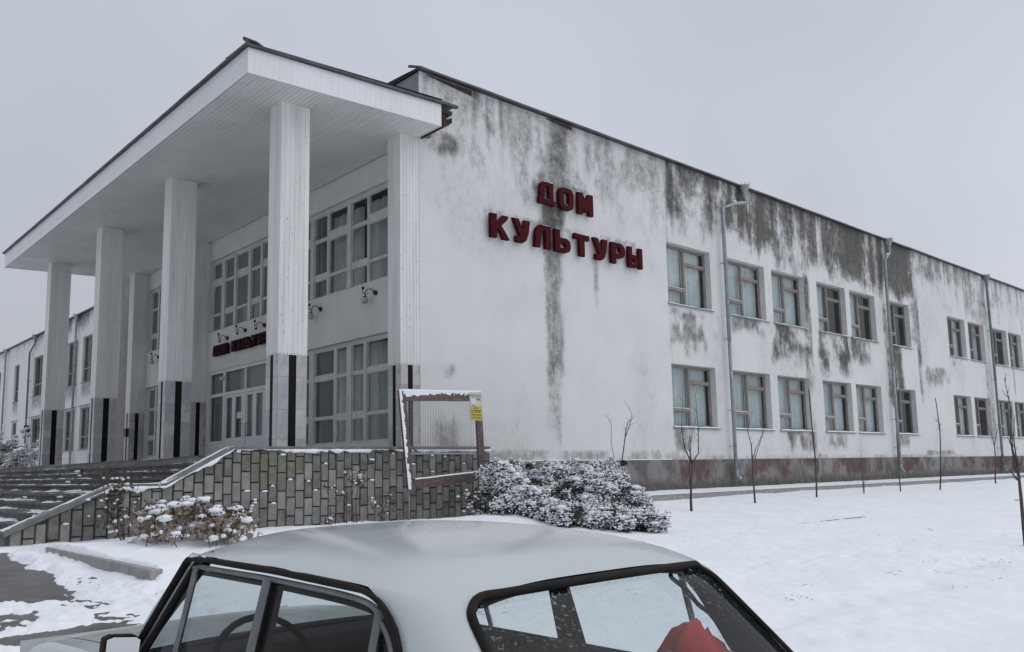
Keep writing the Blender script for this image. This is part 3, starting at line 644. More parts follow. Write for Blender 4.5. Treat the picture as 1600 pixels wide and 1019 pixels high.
while a < CX1-.01:                                        # end fascia: narrow upright boards
    c = min(a+.125, CX1); d = jr.uniform(-.0015, .0015)
    b.add([(a+.0015, CY0+d, zs_(a)-.008), (c, CY0+d, zs_(c)-.008), (c, CY0+d, zs_(c)+FH), (a+.0015, CY0+d, zs_(a)+FH), (a+.0015, CY0+.02, zs_(a)-.008), (c, CY0+.02, zs_(c)-.008), (c, CY0+.02, zs_(c)+FH), (a+.0015, CY0+.02, zs_(a)+FH)],
          [(0, 1, 2, 3), (0, 4, 5, 1), (1, 5, 6, 2), (3, 7, 4, 0)]); a = c
b.box(CX1-.01, CX1+.004, CY0, 0, zs_(CX1)-.008, zs_(CX1)+FH)
b.add([(CX0, CY1, zs_(CX0)-.008), (CX1, CY1, zs_(CX1)-.008), (CX1, CY1, zs_(CX1)+FH), (CX0, CY1, zs_(CX0)+FH)], [(3, 2, 1, 0)])
stuff(b.build('end_fascia', 'vinyl', CAN))
b = MB()
for k in range(5):                                        # front fascia: long level boards
    z0 = zs_(CX0)-.008+k*.098
    for y0, y1 in ((CY0, 5.2), (5.2, 11.3), (11.3, CY1)):
        d = jr.uniform(-.003, .003); b.box(CX0+d-.002, CX0+.02, y0+.001, y1-.001, z0+.004, min(z0+.098, zs_(CX0)+FH))
stuff(b.build('front_fascia', 'vinyl', CAN))
b = MB(); X0, X1, Y0, Y1 = CX0-.07, .40, CY0-.07, CY1+.07
gx = np.linspace(X0, X1, 40); tz = lambda x: zs_(x)+FH+.004+.02*(float(fbm(x*1.9, 2, 4))-.5)
b.grid([[(x, Y0, tz(x)) for x in gx], [(x, Y0, tz(x)+.055) for x in gx], [(x, Y0+.8, tz(x)+.075) for x in gx], [(x, 0, tz(x)+.09) for x in gx]])
b.grid([[(x, CY0+.02, tz(x)) for x in gx], [(x, Y0, tz(x)) for x in gx]])
gy = np.linspace(Y0, Y1, 80); fz = lambda y: tz(X0)+.025*(float(fbm(y*1.1, 5, 3))-.5)*(y > Y0+.1)
b.grid([[(X0, y, fz(y)) for y in gy], [(X0, y, fz(y)+.055) for y in gy], [(-.02, y, tz(0)+.09) for y in gy]], True)
b.quad((X0, Y0, tz(X0)), (X0, Y1, tz(X0)), (CX0+.02, Y1, tz(CX0)), (CX0+.02, Y0, tz(CX0)))
b.quad((X0, Y1, tz(X0)), (X1-.4, Y1, tz(0)), (X1-.4, Y1, tz(0)+.06), (X0, Y1, tz(X0)+.055))
b.tube([(X0+.05, Y0+.02, tz(X0)+.05), (X0+.0, Y0+.10, tz(X0)+.15), (X0+.22, Y0+.06, tz(X0)+.13), (X0+.42, Y0+.04, tz(X0)+.06)], [.02, .04, .03, .006], 5)
b.build('canopy_roof', 'roof', CAN)
b = MB(); b.box(.0, .30, -.74, .0, 8.20, 8.28); b.box(-.01, .22, -.72, .0, 8.28, 8.42); b.box(-.01, .34, -.78, .0, 8.42, 8.50)
for k in range(7): x = .05+.04*k; b.box(x, x+.03, -.80+.03*jr.random(), 0, 8.05+.03*k, 8.22+.02*k)
b.build('broken_canopy_end', 'rust', CAN)
b = MB(); b.box(.0, .26, -.10, -.002, 8.10, 8.22); b.build('cracked_mortar', 'coping', CAN)

# columns: ribbed vinyl above, marble slabs with a black strip below
ZF, ZM = .98, 2.897
CLN = {}
def ribs(x0, x1, y0, y1, n_x, n_y):
    pts = []; g = .006
    def side(a, c, n_, fx):
        w = (c-a)/n_
        for k in range(n_):
            p, q = a+k*w, a+(k+1)*w; s = 1 if c > a else -1
            pts.extend([fx(p, 0), fx(q-s*.010, 0), fx(q-s*.008, g), fx(q-s*.002, g)])
    side(x0, x1, n_x, lambda t, d: (t, y0+d)); side(y0, y1, n_y, lambda t, d: (x1-d, t))
    side(x1, x0, n_x, lambda t, d: (t, y1-d)); side(y1, y0, n_y, lambda t, d: (x0+d, t)); return pts
def slab_mesh(w, h, key):
    if key not in CLN:
        b = MB(); b.box(0, w, -.012, 0, .002, h-.002)
        me = bpy.data.meshes.new('marble_panel'); me.from_pydata(np.concatenate(b.v).tolist(), [], b.f); me.materials.append(MT['marble']); CLN[key] = me
    return CLN[key]
MVAR = [MT['marble'], mat('pale_marble', (.52, .515, .50), (.34, .34, .34), 3, .3, detail=9, lo=.4, hi=.75), mat('bluish_marble', (.40, .415, .44), (.25, .27, .30), 2.6, .3, detail=9, lo=.4, hi=.7), mat('veined_marble', (.50, .49, .475), (.15, .15, .155), 2.2, .3, detail=10, lo=.5, hi=.66)]
def column(x0, x1, y0, y1, faces, nail=True):
    b = MB(); b.box(x0+.02, x1-.02, y0+.02, y1-.02 if 'n' in faces or True else y1, ZF, zs_(x0)); c = b.build('column', 'coping', BLD)
    top = min(zs_(x0), zs_(x1))+.012
    b = MB(); pts = ribs(x0-.012, x1+.012, y0-.012, y1+.012, 6, 5); b.prism(pts, 'z', ZM, top); b.build('cladding', 'clad', c)
    if nail:
        b = MB()
        for k in range(8):
            t = (k+.5)/8
            b.box(x0+(x1-x0)*t-.006, x0+(x1-x0)*t+.006, y0-.016, y0-.011, ZM+.015, ZM+.03)
            if k < 6: t = (k+.5)/6; b.box(x0-.016, x0-.011, y0+(y1-y0)*t-.006, y0+(y1-y0)*t+.006, ZM+.015, ZM+.03)
        for _ in range(26):
            t = jr.random(); z = jr.uniform(ZM+.3, 7.6); h = jr.uniform(.01, .05)
            b.box(x0+(x1-x0)*t-.004, x0+(x1-x0)*t+.003, y0-.0145, y0-.0115, z, z+h)
        b.build('nail_marks', 'nail', c)['kind'] = 'stuff'
    hs = [.43, .30, .56, .627]; jr.shuffle(hs)
    for fc in faces:
        L = (x1-x0) if fc in 'ns' else (y1-y0); sw = L*.27
        w = (L-sw)/2
        for s_ in (0, 1):
            z = ZF
            for h in hs:
                off = s_*(w+sw)
                if fc == 's': loc = (x0+off, y0, z); rz = 0
                elif fc == 'n': loc = (x1-off, y1, z); rz = math.pi
                elif fc == 'w': loc = (x0, y1-off, z); rz = -math.pi/2
                else: loc = (x1, y0+off, z); rz = math.pi/2
                inst(slab_mesh(w, h, (round(w, 3), h)), 'marble_panel', c, loc, (0, 0, rz), jr.choice(MVAR)); z += h
        b = MB(); o_ = .006
        if fc == 's': b.box(x0+w+.002, x1-w-.002, y0-o_, y0+.02, ZF+.002, ZM-.002)
        elif fc == 'n': b.box(x0+w+.002, x1-w-.002, y1-.02, y1+o_, ZF+.002, ZM-.002)
        elif fc == 'w': b.box(x0-o_, x0+.02, y0+w+.002, y1-w-.002, ZF+.002, ZM-.002)
        else: b.box(x1-.02, x1+o_, y0+w+.002, y1-w-.002, ZF+.002, ZM-.002)
        b.build('black_strip', 'black', c)
    return c
for y in (-.03, 5.70, 11.16, 16.585): column(-3.35, -2.75, y, y+.465, 'sw' if y > 6 else 'swen')
for y in (0.0, 5.68, 11.424, 16.937): column(-.504, -.014, y+(.014 if y == 0 else 0), y+.465, 'sw')

# ------------------------------------------------------------------ raised letters
OUT = {
 'D': ([(.0, 0), (.0, .26), (.06, .26), (.10, .80), (.17, .93), (.30, 1), (.92, 1), (.92, .20), (1, .20), (1, .0), (.84, 0), (.84, .02), (.14, .02), (.14, 0)], [[(.33, .22), (.36, .74), (.45, .82), (.64, .82), (.64, .22)]]),
 'O': ([(.0, .25), (.0, .75), (.08, .92), (.26, 1), (.70, 1), (.88, .92), (.96, .75), (.96, .25), (.88, .08), (.70, 0), (.26, 0), (.08, .08)], [[(.30, .30), (.34, .20), (.60, .20), (.66, .30), (.66, .70), (.60, .80), (.36, .80), (.30, .70)]]),
 'M': ([(0, 0), (0, 1), (.30, 1), (.51, .58), (.72, 1), (1.02, 1), (1.02, 0), (.72, 0), (.72, .40), (.58, .14), (.44, .14), (.30, .40), (.30, 0)], []),
 'K': ([(0, 0), (0, 1), (.32, 1), (.32, .64), (.56, .86), (.70, 1), (1.0, 1), (.94, .86), (.58, .54), (.82, .28), (1.04, 0), (.70, 0), (.56, .26), (.32, .46), (.32, 0)], []),
 'U': ([(0, 1), (.32, 1), (.58, .46), (.68, 1), (1.0, 1), (.90, .42), (.76, .12), (.58, 0), (.16, 0), (.16, .24), (.46, .24), (.40, .32)], []),
 'L': ([(0, 0), (.06, .62), (.14, .84), (.30, .98), (.42, 1), (1.0, 1), (1.0, 0), (.68, 0), (.68, .78), (.52, .78), (.42, .66), (.36, .30), (.32, 0)], []),
 'b': ([(0, 0), (0, 1), (.30, 1), (.30, .64), (.72, .64), (.92, .56), (1.0, .40), (1.0, .24), (.92, .08), (.72, 0)], [[(.30, .20), (.30, .44), (.58, .44), (.68, .38), (.68, .26), (.58, .20)]]),
 'T': ([(.0, 1), (1.0, 1), (1.0, .78), (.66, .78), (.66, 0), (.34, 0), (.34, .78), (.0, .78)], []),
 'P': ([(0, 0), (0, 1), (.70, 1), (.90, .92), (1.0, .76), (1.0, .54), (.90, .38), (.70, .30), (.32, .30), (.32, 0)], [[(.32, .50), (.32, .80), (.56, .80), (.66, .74), (.66, .56), (.56, .50)]]),
 'Y': ([(0, 0), (0, 1), (.26, 1), (.26, .62), (.50, .62), (.64, .54), (.70, .40), (.70, .22), (.64, .08), (.50, 0)], [[(.26, .18), (.26, .44), (.36, .44), (.43, .38), (.43, .24), (.36, .18)]]),
 'I': ([(.80, 0), (.80, 1), (1.06, 1), (1.06, 0)], []),
}
def ccw(p): return sum(a[0]*c[1]-c[0]*a[1] for a, c in zip(p, p[1:]+p[:1])) > 0
def letter_mesh(chars, w, h, d):
    cu = bpy.data.curves.new('letter', 'CURVE'); cu.dimensions = '2D'; cu.fill_mode = 'BOTH'; cu.extrude = d/2; cu.bevel_depth = .006; cu.bevel_resolution = 1
    for ch in chars:
        o_, hs = OUT[ch]
        for pts in [o_]+hs:
            sp = cu.splines.new('POLY'); sp.points.add(len(pts)-1); sp.use_cyclic_u = True
            for q, p in zip(sp.points, pts): q.co = (p[0]*w, p[1]*h, 0, 1)
    tmp = bpy.data.objects.new('tmp_letter', cu); COL.objects.link(tmp); bpy.context.view_layer.update()
    me = bpy.data.meshes.new_from_object(tmp.evaluated_get(bpy.context.evaluated_depsgraph_get()))
    bpy.data.objects.remove(tmp); bpy.data.curves.remove(cu); me.materials.clear(); me.materials.append(MT['letter']); me.name = 'letter'; return me
LM = {}
def sign(root, text, x0, z0, pitch, w, h, d, frame, snow):
    for k, ch in enumerate(text):
        if ch == ' ': continue
        chars = 'YI' if ch == 'Y' else ch
        key = (chars, w, h, d)
        if key not in LM: LM[key] = letter_mesh(chars, w, h, d)
        o = bpy.data.objects.new('letter', LM[key]); COL.objects.link(o); o.parent = root
        bx = root_loc(root)
        if frame == 'side': o.location = (x0+k*pitch-bx[0], -.07-d/2-bx[1], z0-bx[2]+jr.uniform(-.012, .012)); o.rotation_euler = (math.pi/2, 0, 0)
        else: o.location = (-.05-d/2-bx[0], x0-k*pitch-bx[1], z0-bx[2]); o.rotation_euler = (math.pi/2, 0, -math.pi/2)
        if snow:
            p = MB()
            tops = {'D': [(.24, .92, 1)], 'O': [(.2, .76, 1)], 'M': [(.0, .3, 1), (.72, 1.0, 1)], 'K': [(0, .32, 1), (.7, 1, 1)], 'U': [(0, .32, 1), (.68, 1, 1)], 'L': [(.3, 1, 1)], 'b': [(0, .3, 1), (.32, .8, .64)], 'T': [(0, 1, 1)], 'P': [(0, .72, 1)], 'Y': [(0, .26, 1), (.28, .56, .62), (.8, 1.06, 1)]}[ch]
            for a, c, t in tops+[(q[0], q[1], q[2]) for q in {'D': [(.34, .62, .22)], 'O': [(.36, .6, .2)], 'b': [(.34, .58, .2)], 'P': [(.36, .56, .5)], 'Y': [(.27, .4, .18)]}.get(ch, [])]:
                gx = np.linspace(a*w+.01, c*w-.01, 7); hh = [.004+.022*jr.random() for _ in gx]; hh[0] = hh[-1] = .002
                p.grid([[(q, t*h+.001, dd) for q in gx] for dd in (-d/2-.008,)]+[[(q, t*h+.004+v, dd) for q, v in zip(gx, hh)] for dd in (-d/2+.02, d/2-.02)]+[[(q, t*h+.001, d/2+.012) for q in gx]])
            p.build('snow_cap', 'snow', o, smooth=True, org=(0, 0, 0))
SG = thing('building_sign', 'large dark red raised letters spelling ДОМ КУЛЬТУРЫ on the side wall', 'sign', (4.8, -.07, 6.1))
sign(SG, 'DOM', 3.58, 7.24, .715, .55, .57, .09, 'side', True)
sign(SG, 'KULbTUPY', 1.97, 6.105, .715, .55, .57, .09, 'side', True)
S2 = thing('entrance_sign', 'small dark red lettering ДОМ КУЛЬТУРЫ above the entrance doors', 'sign', (-.05, 8.9, 4.28))
MT['letter'] = mat('shaded_maroon_paint', (.034, .007, .009), (.024, .005, .007), 6, .7, spec=.1)  # darker copy of the letter red, with the porch shade put into its colour
sign(S2, 'DOM KULbTUPY', 10.66, 4.275, .335, .29, .31, .10, 'front', False)

# ------------------------------------------------------------------ wall lamps
def wall_lamp(y, z, label, globe):
    L = thing('wall_lamp', label, 'lamp', (0, y, z), 'wall lamps on the front of the building')
    b = MB(); b.tube([(-.002, y-.12, z+.02), (-.05, y-.12, z+.02)], .06, 10); b.build('wall_plate', 'iron', L)
    b = MB(); arc = [(-.05, y-.12, z+.02), (-.12, y-.08, z+.11), (-.17, y+.0, z+.10), (-.19, y+.06, z+.02), (-.17, y+.10, z-.06)]
    b.tube(arc, .011, 6); arc2 = [(-.19, y+.06, z+.02), (-.19, y+.13, z+.02), (-.18, y+.18, z+.08), (-.16, y+.20, z+.16)]; b.tube(arc2, .010, 6)
    b.tube([(-.19, y+.06, z+.0), (-.20, y+.01, z-.05), (-.18, y-.03, z-.01), (-.17, y+.0, z+.04)], .007, 5); b.build('bracket', 'iron', L, smooth=True)
    b = MB(); b.blob((-.16, y+.20, z+.17), (.035, .035, .04), 1, .05); b.build('finial', 'iron', L, smooth=True)
    b = MB(); b.tube([(-.17, y+.10, z-.05), (-.17, y+.10, z-.09)], [.045, .03], 8); b.build('lamp_holder', 'iron', L)
    if globe: b = MB(); b.blob((-.17, y+.10, z-.15), (.085, .085, .085), 2, 0, False); b.build('lamp_globe', 'globe', L, smooth=True)
wall_lamp(1.85, 4.78, 'wall lamp with frosted globe, right of the nearest porch column', True)
wall_lamp(4.40, 4.78, 'wall lamp with frosted globe just right of the nearest tall column, left of its twin', True)
wall_lamp(10.02, 4.74, 'bare iron wall lamp, leftmost of three above the entrance sign', False)
wall_lamp(8.78, 4.82, 'bare iron wall lamp, middle one of three above the entrance sign', False)
wall_lamp(7.55, 4.80, 'bare iron wall lamp, rightmost of three above the entrance sign', False)
wall_lamp(15.76, 4.80, 'wall lamp with globe between the two left porch columns', True)
b = MB(); b.box(-.62, -.505, 16.95, 17.2, 2.05, 2.35); tag(b.build('letter_box', 'iron', bevel=.01), 'small dark box on the marble of the far back column', 'letter box')

# ------------------------------------------------------------------ drainpipes
def drainpipe(label, m, fx, top, knee, zb, foot, front=False, snow=True):
    """pipe given in (along, out, z); funnel at `top`, elbow to `knee`, down to zb"""
    D = thing('drainpipe', label, 'drainpipe', fx(knee, 0, zb), 'drainpipes on the building')
    off = .17; rp = .062
    P_ = [fx(top, .16, ZR-.42), fx(top, .17, ZR-.55)]+([fx((top+knee)/2, .17, ZR-.72)] if abs(top-knee) > .3 else [])+[fx(knee, off, ZR-.98), fx(knee, off, 4.4)]
    b = MB(); b.tube(P_, rp, 10); b.tube([fx(knee, off, 4.38), fx(knee, off, zb+.25)], rp*.93, 10); b.build('pipe', m, D, smooth=True)
    b = MB(); b.tube([fx(knee, off, zb+.27), fx(knee, off, zb+.12), fx(knee+foot*.10, off+.10, zb-.03)], rp*1.06, 10); b.build('outlet', m, D, smooth=True)
    b = MB(); b.tube([fx(top, .16, ZR-.44), fx(top, .16, ZR-.24), fx(top, .17, ZR-.04), fx(top, .17, ZR+.03)], [rp, .085, .17, .17], 10)
    b.build('funnel', m, D)
    b = MB()
    for k in range(8):
        g = k*math.pi/4; b.tube([fx(top+.16*math.cos(g), .17+.16*math.sin(g), ZR+.02), fx(top+.19*math.cos(g), .17+.19*math.sin(g), ZR+.10)], [.016, .004], 4)
    b.build('crown', m, D)
    for z in (6.9, 4.5, 2.3, 1.2):
        b = MB(); b.tube([fx(knee, off, z-.02), fx(knee, off, z+.02)], rp*1.15, 10); b.tube([fx(knee-.03, 0, z), fx(knee-.03, off, z)], .012, 5); b.tube([fx(knee-.12, off-.02, z), fx(knee, off, z)], .012, 5); b.build('bracket', m, D)
    if snow:
        b = MB(); b.blob(fx(knee+foot*.09, off+.10, zb+.02), (.05, .05, .03), 3, .2); b.blob(fx((top+knee)/2+.05, .18, ZR-.63), (.12 if not front else .05, .05, .03), 4, .2); b.build('snow', 'snow', D, smooth=True)
sd = lambda a, o_, z: (a, -o_, z)
wg = lambda a, o_, z: (XW-o_, a, z)
drainpipe('grey drainpipe with a long elbow, nearest on the side wall', 'pipe', sd, 12.95, 11.63, .22, .3)
drainpipe('grey drainpipe in the middle of the side wall', 'pipe', sd, 23.5, 23.0, .26, .3)
drainpipe('green drainpipe near the far end of the side wall', 'pipeg', sd, 34.3, 34.28, .12, 1.5, snow=True)
drainpipe('pale drainpipe on the left wing, between the porch columns', 'pipe', wg, 36.13, 36.13, .3, 0, True)
drainpipe('dark green drainpipe on the left wing beyond the outer porch column', 'pipeg', wg, 45.0, 46.25, .3, 0, True)
drainpipe('drainpipe at the far left edge of the left wing', 'pipe', wg, 53.0, 53.0, .3, 0, True)
b = MB(); b.box(XW-.3, XW-.02, 46.0, 46.2, 3.5, 4.0); tag(b.build('meter_box', 'iron', bevel=.01), 'small dark box on the left wing beside the green drainpipe', 'meter box')

# ------------------------------------------------------------------ porch platform and steps
PY0, PY1 = -.80, 18.7
ST = thing('entrance_steps', 'wide dark stone entrance steps with patches of snow', 'steps', (-6, 8, -.3))
b = MB(); b.box(-4.62, -.0, PY0, PY1, -.4, ZF); b.box(0, 1.0, PY0, -.05, -.4, ZF); b.build('porch_floor', 'slab', ST, bevel=.01)
edges = []
z = ZF; x = -4.62
for k in range(5): z -= .126; x2 = x-.232; edges.append((x2, x, z)); x = x2
edges[-1] = (-6.56, edges[-1][1], z); x = -6.56
for k in range(4): z -= .138; x2 = x-.345; edges.append((x2, x, z)); x = x2
sn = MB()
for k, (xa, xb, z) in enumerate(edges):
    b = MB(); n_ = 13; yj = [PY0+(PY1-PY0)*i/n_ for i in range(n_+1)]
    for y0, y1 in zip(yj, yj[1:]):
        e1 = jr.uniform(-.008, .008); e2 = jr.uniform(-.006, .006)
        b.box(xa+e1, xb+.02, y0+.004, y1-.004, -.45, z-.05); b.box(xa-.025+e1, xb+.01, y0+.003, y1-.003, z-.05, z+e2)
    b.build('step', 'step', ST, bevel=.006)
    gx = np.linspace(xa-.03, xb, 6); gy = np.arange(PY0+.05, PY1, .07)
    GX, GY = np.meshgrid(gx, gy); hgt = .075*(fbm(GX*2.3+k*5, GY*1.7+k*3, 2)-.52)+.05*(fbm(GX*9, GY*5, 5+k, 3)-.5)+(-.004 if k > 4 else -.014)+.02*sst(xb-.12, xb, GX)
    sn.grid(np.stack([GX, GY, z+hgt], -1))
gx = np.linspace(-4.66, -3.4, 8); gy = np.arange(PY0+.05, PY1, .09); GX, GY = np.meshgrid(gx, gy)
sn.grid(np.stack([GX, GY, ZF+.07*(fbm(GX*2, GY*1.2, 3)-.62)], -1))
for i in range(16):                                         # lumps clinging to the risers
    k = rnd.randrange(len(edges)); xa, xb, z = edges[k]; y = rnd.uniform(-.7, 10 if rnd.random() < .8 else 18)
    sn.blob((xa-.03, y, z-rnd.uniform(.02, .10)), (.010, rnd.uniform(.10, .30), rnd.uniform(.015, .03)), i, .6)
stuff(sn.build('snow_patches', 'snow', ST, smooth=True))

# ------------------------------------------------------------------ stone clad parapet
PF, PB, PXE = -1.10, -.80, 1.0
PR = thing('stair_parapet', 'grey stone block parapet wall stepping down beside the entrance stairs', 'parapet wall', (-3, -.95, -.3))
TOPL = [(-8.02, -.11), (-6.56, .515), (-5.80, .515), (-4.68, 1.10), (PXE, 1.12)]
def ptop(x): return float(np.interp(x, [p[0] for p in TOPL], [p[1] for p in TOPL]))
b = MB(); b.prism([(-7.98, -.6)]+[(x, z-.03) for x, z in TOPL[:-1]]+[(PXE-.02, 1.09), (PXE-.02, -.6)], 'y', PF+.04, PB); b.build('core', 'mortar', PR)
b = MB(); b.box(PXE-.02, PXE, PF, -.045, -.5, 1.06); b.build('return_face', 'coping', PR)
bm_cache = {}
bw = .163; x = -7.93; ci = 0
while x < PXE-.05:
    w = min(bw+jr.uniform(-.012, .012), PXE-x); big = x < -5.6
    h0 = .315 if not big else .40
    z = -.45-(h0*.5 if ci % 2 else 0)+jr.uniform(-.03, .03); tp = ptop(x+w/2)-.07
    while z < tp-.03:
        h = h0+jr.uniform(-.02, .02); z1 = min(z+h, min(ptop(x), ptop(x+w))-.072 if abs(ptop(x)-ptop(x+w)) < .02 else z+h)
        tl, trt = min(z1, ptop(x+.004)-.075), min(z1, ptop(x+w-.004)-.075)
        if min(tl, trt)-z > .02:
            g = .0045; pr = jr.uniform(-.004, .022); ti = jr.uniform(-.010, .010); bb = jr.uniform(.006, .014); m_ = []
            yb = PF+.045; yf = PF-pr
            V = [(x+g, yb, z+g), (x+w-g, yb, z+g), (x+w-g, yb, trt-g), (x+g, yb, tl-g),
                 (x+g+bb, yf+ti, z+g+bb), (x+w-g-bb, yf, z+g+bb), (x+w-g-bb, yf-ti, trt-g-bb), (x+g+bb, yf, tl-g-bb)]
            q = MB(); q.add(V, [(4, 5, 6, 7), (0, 1, 5, 4), (1, 2, 6, 5), (2, 3, 7, 6), (3, 0, 4, 7)])
            mm = jr.choice(BLOCK) if z1 < 1.0-jr.random()*.3 or jr.random() < .4 else BLOCK[4]
            if -4.5 < x < -3.5 and z1 > .55 and jr.random() < .6: mm = MOSSY
            blk = q.build('stone_block', mm, PR)
            if jr.random() < .16 and tl-z > .1:
                s = MB(); xm = x+w*jr.uniform(.35, .65); ww = w*jr.uniform(.2, .38); s.blob((xm, yf-.004, z1-.012), (ww, .016, .018), ci, .3); s.build('snow', 'snow', blk, smooth=True)
        z = z1 if z1 > z+.02 else z+h
    x += w; ci += 1
cp = MB()
for (xa, za), (xb, zb) in zip(TOPL, TOPL[1:]):
    n_ = max(1, int((xb-xa)/1.1))
    for i in range(n_):
        p, q = xa+(xb-xa)*i/n_, xa+(xb-xa)*(i+1)/n_; zp, zq = za+(zb-za)*i/n_, za+(zb-za)*(i+1)/n_; g = .003
        flat = xa < -4.7
        t = .075 if flat else .05; yf = PF-(.07 if flat else .035)
        cp.add([(p+g, yf, zp-t), (q-g, yf, zq-t), (q-g, PB+.04, zq-t), (p+g, PB+.04, zp-t), (p+g, yf, zp), (q-g, yf, zq), (q-g, PB+.04, zq), (p+g, PB+.04, zp)],
               [(0, 3, 2, 1), (4, 5, 6, 7), (0, 1, 5, 4), (1, 2, 6, 5), (2, 3, 7, 6), (3, 0, 4, 7)])
cpo = cp.build('coping', 'coping', PR, bevel=.006)
b = MB(); b.prism([(-8.13, -.6), (-8.13, -.17), (-7.98, -.11), (-7.98, -.6)], 'y', PF+.03, PB-.02); b.build('end_block', 'coping', PR, bevel=.006)
s = MB(); gx = np.arange(-8.0, -4.62, .045); gy = np.linspace(PF-.065, PB+.03, 8); GX, GY = np.meshgrid(gx, gy)
TP = np.interp(GX, [p[0] for p in TOPL], [p[1] for p in TOPL])
hh = .006+.045*(fbm(GX*1.1, GY*11, 2)-.47)+.015*(fbm(GX*9, GY*9, 4)-.5); edge = sst(0, .06, GY-(PF-.065))*sst(0, .05, PB+.03-GY)
s.grid(np.stack([GX, GY, TP-.006+hh*edge], -1))
def ledge(x0, x1, zf, y0, thr, dep, seed):                   # a ragged strip of snow clinging along an edge
    gx = np.arange(x0, x1, .022); n_ = np.clip((fbm(gx*1.9, gx*0+seed, 2, 5)-thr)*5, 0, 1)*(.55+.9*vno(gx*8, gx*0, seed)); rows = []
    for a in np.linspace(0, math.pi, 6): rows.append([(x, y0-.002-dep*math.sin(a)*k, zf(x)-.02*k*1.3+.034*k*math.cos(a)) for x, k in zip(gx, n_)])
    s.grid(rows, True)
ledge(-4.62, PXE, lambda x: 1.058, PF-.008, .34, .03, 1)
ledge(-6.5, -4.66, lambda x: ptop(x)-.045, PF-.068, .40, .02, 3)
ledge(-8.0, -6.5, lambda x: ptop(x)-.03, PF-.068, .52, .015, 5)
stuff(s.build('snow', 'snow', PR, smooth=True))

# ------------------------------------------------------------------ mesh frame with a yellow bill
FR = thing('mesh_frame', 'brown steel frame with wire mesh standing before the stone parapet, snow on its bars', 'frame', (-.5, -1.6, -.3))
YP = -1.55
tl, tr, bl, br = (-1.645, 2.155), (.385, 2.215), (-1.435, .29), (.48, .43)
def lerp(a, c, t): return (a[0]+(c[0]-a[0])*t, a[1]+(c[1]-a[1])*t)
def bar(b, p, q, wp, wq, y0, y1):                            # bar between p..q with widths as offset vectors
    b.prism([p, q, (q[0]+wq[0], q[1]+wq[1]), (p[0]+wp[0], p[1]+wp[1])], 'y', y0, y1)
b = MB(); bar(b, bl, tl, (.13, 0), (.145, 0), YP-.03, YP+.03); b.build('left_post', 'frame', FR, bevel=.004)
b = MB(); bar(b, br, tr, (-.16, 0), (-.15, 0), YP-.03, YP+.03); b.build('right_post', 'frame', FR, bevel=.004)
b = MB(); bar(b, (tl[0]+.147, tl[1]-.003), (tr[0]-.152, tr[1]-.003), (0, -.19), (0, -.19), YP-.027, YP+.027); b.build('top_bar', 'frame', FR, bevel=.004)
b = MB(); bar(b, (bl[0]+.132, bl[1]+.005), (br[0]-.162, br[1]-.01), (0, .17), (0, .17), YP-.027, YP+.027); b.build('bottom_bar', 'frame', FR, bevel=.004)
for p, q in (((bl[0]+.03, .29), (-1.40, -.42)), ((br[0]-.03, .43), (.46, -.45))):
    b = MB(); b.tube([(p[0], YP, p[1]), (q[0], YP, q[1])], .017, 8); b.build('leg', 'legm', FR, smooth=True)
b = MB(); il, ir = (-1.46, .22); zt = 2.0; zb = .98
for i in range(42):
    t = (i+.5)/42; x = il+(ir-il)*t; b.box(x-.0019, x+.0019, YP+.012, YP+.017, zb+jr.uniform(-.02, .02), zt+.02)
for i in range(26):
    z = zb+.02+i*.040; b.box(il-.02, ir+.03, YP+.017, YP+.022, z-.0019, z+.0019)
b.box(il-.02, ir+.03, YP+.006, YP+.03, zb-.03, zb-.005)
stuff(b.build('wire_mesh', 'wire', FR))
s = MB()
def snowbar(p, q, wp, n_, depth, seed, cover):
    p, q = np.array(p), np.array(q); t = np.linspace(0, 1, n_); u = np.linspace(0, 1, 9); T_, U_ = np.meshgrid(t, u)
    X = p[0]+(q[0]-p[0])*T_+wp[0]*U_; Z = p[1]+(q[1]-p[1])*T_+wp[1]*U_
    hh = cover(T_, U_)+.5*(fbm(X*11, Z*11, seed)-.5)+.35*(fbm(X*34, Z*34, seed+1, 2)-.5)
    return np.stack([X, YP-.031-.016*np.clip(hh, -.6, .7), Z], -1)
s.grid(snowbar(bl, tl, (.135, 0), 110, .02, 1, lambda t, u: .14-.9*u*u))
s.grid(snowbar((tl[0]+.1, tl[1]), (tr[0]-.1, tr[1]), (0, -.18), 110, .02, 5, lambda t, u: .22-1.0*u-.25*np.sin(t*3.1)+.15*(1-t)), True)
gx = np.linspace(tl[0], tr[0], 50); s.grid([[(x, YP+d, float(np.interp(x, (tl[0], tr[0]), (tl[1], tr[1])))+z+.008*float(vno(x*9, 2))) for x in gx] for d, z in ((-.034, -.01), (-.03, .012), (.0, .022), (.032, .004))])
gx = np.linspace(bl[0]+.16, br[0]-.16, 40); s.grid([[(x, YP+d, float(np.interp(x, (bl[0], br[0]), (bl[1], br[1])))+.172+z+.006*float(vno(x*9, 5))) for x in gx] for d, z in ((-.031, -.006), (-.026, .014), (.01, .018), (.03, .002))])
stuff(s.build('snow', 'snow', FR, smooth=True))
BILL = thing('paper_bill', 'small yellow printed bill stuck on the top right corner of the mesh frame', 'poster', (.22, -1.6, 1.65))
yb = YP-.036
b = MB(); b.box(.07, .385, yb-.004, yb, 1.93, 2.205); b.box(.09, .395, yb-.004, yb, 1.625, 1.93-.001); sheet = b.build('sheet', 'pale', BILL)
b = MB(); b.box(.092, .393, yb-.0065, yb-.005, 1.628, 1.915); b.build('yellow_print', 'yellow', BILL)
b = MB(); b.blob((.16, yb-.007, 2.0), (.09, .004, .075), 3, .5); b.build('torn_patch', 'white', BILL, smooth=True)
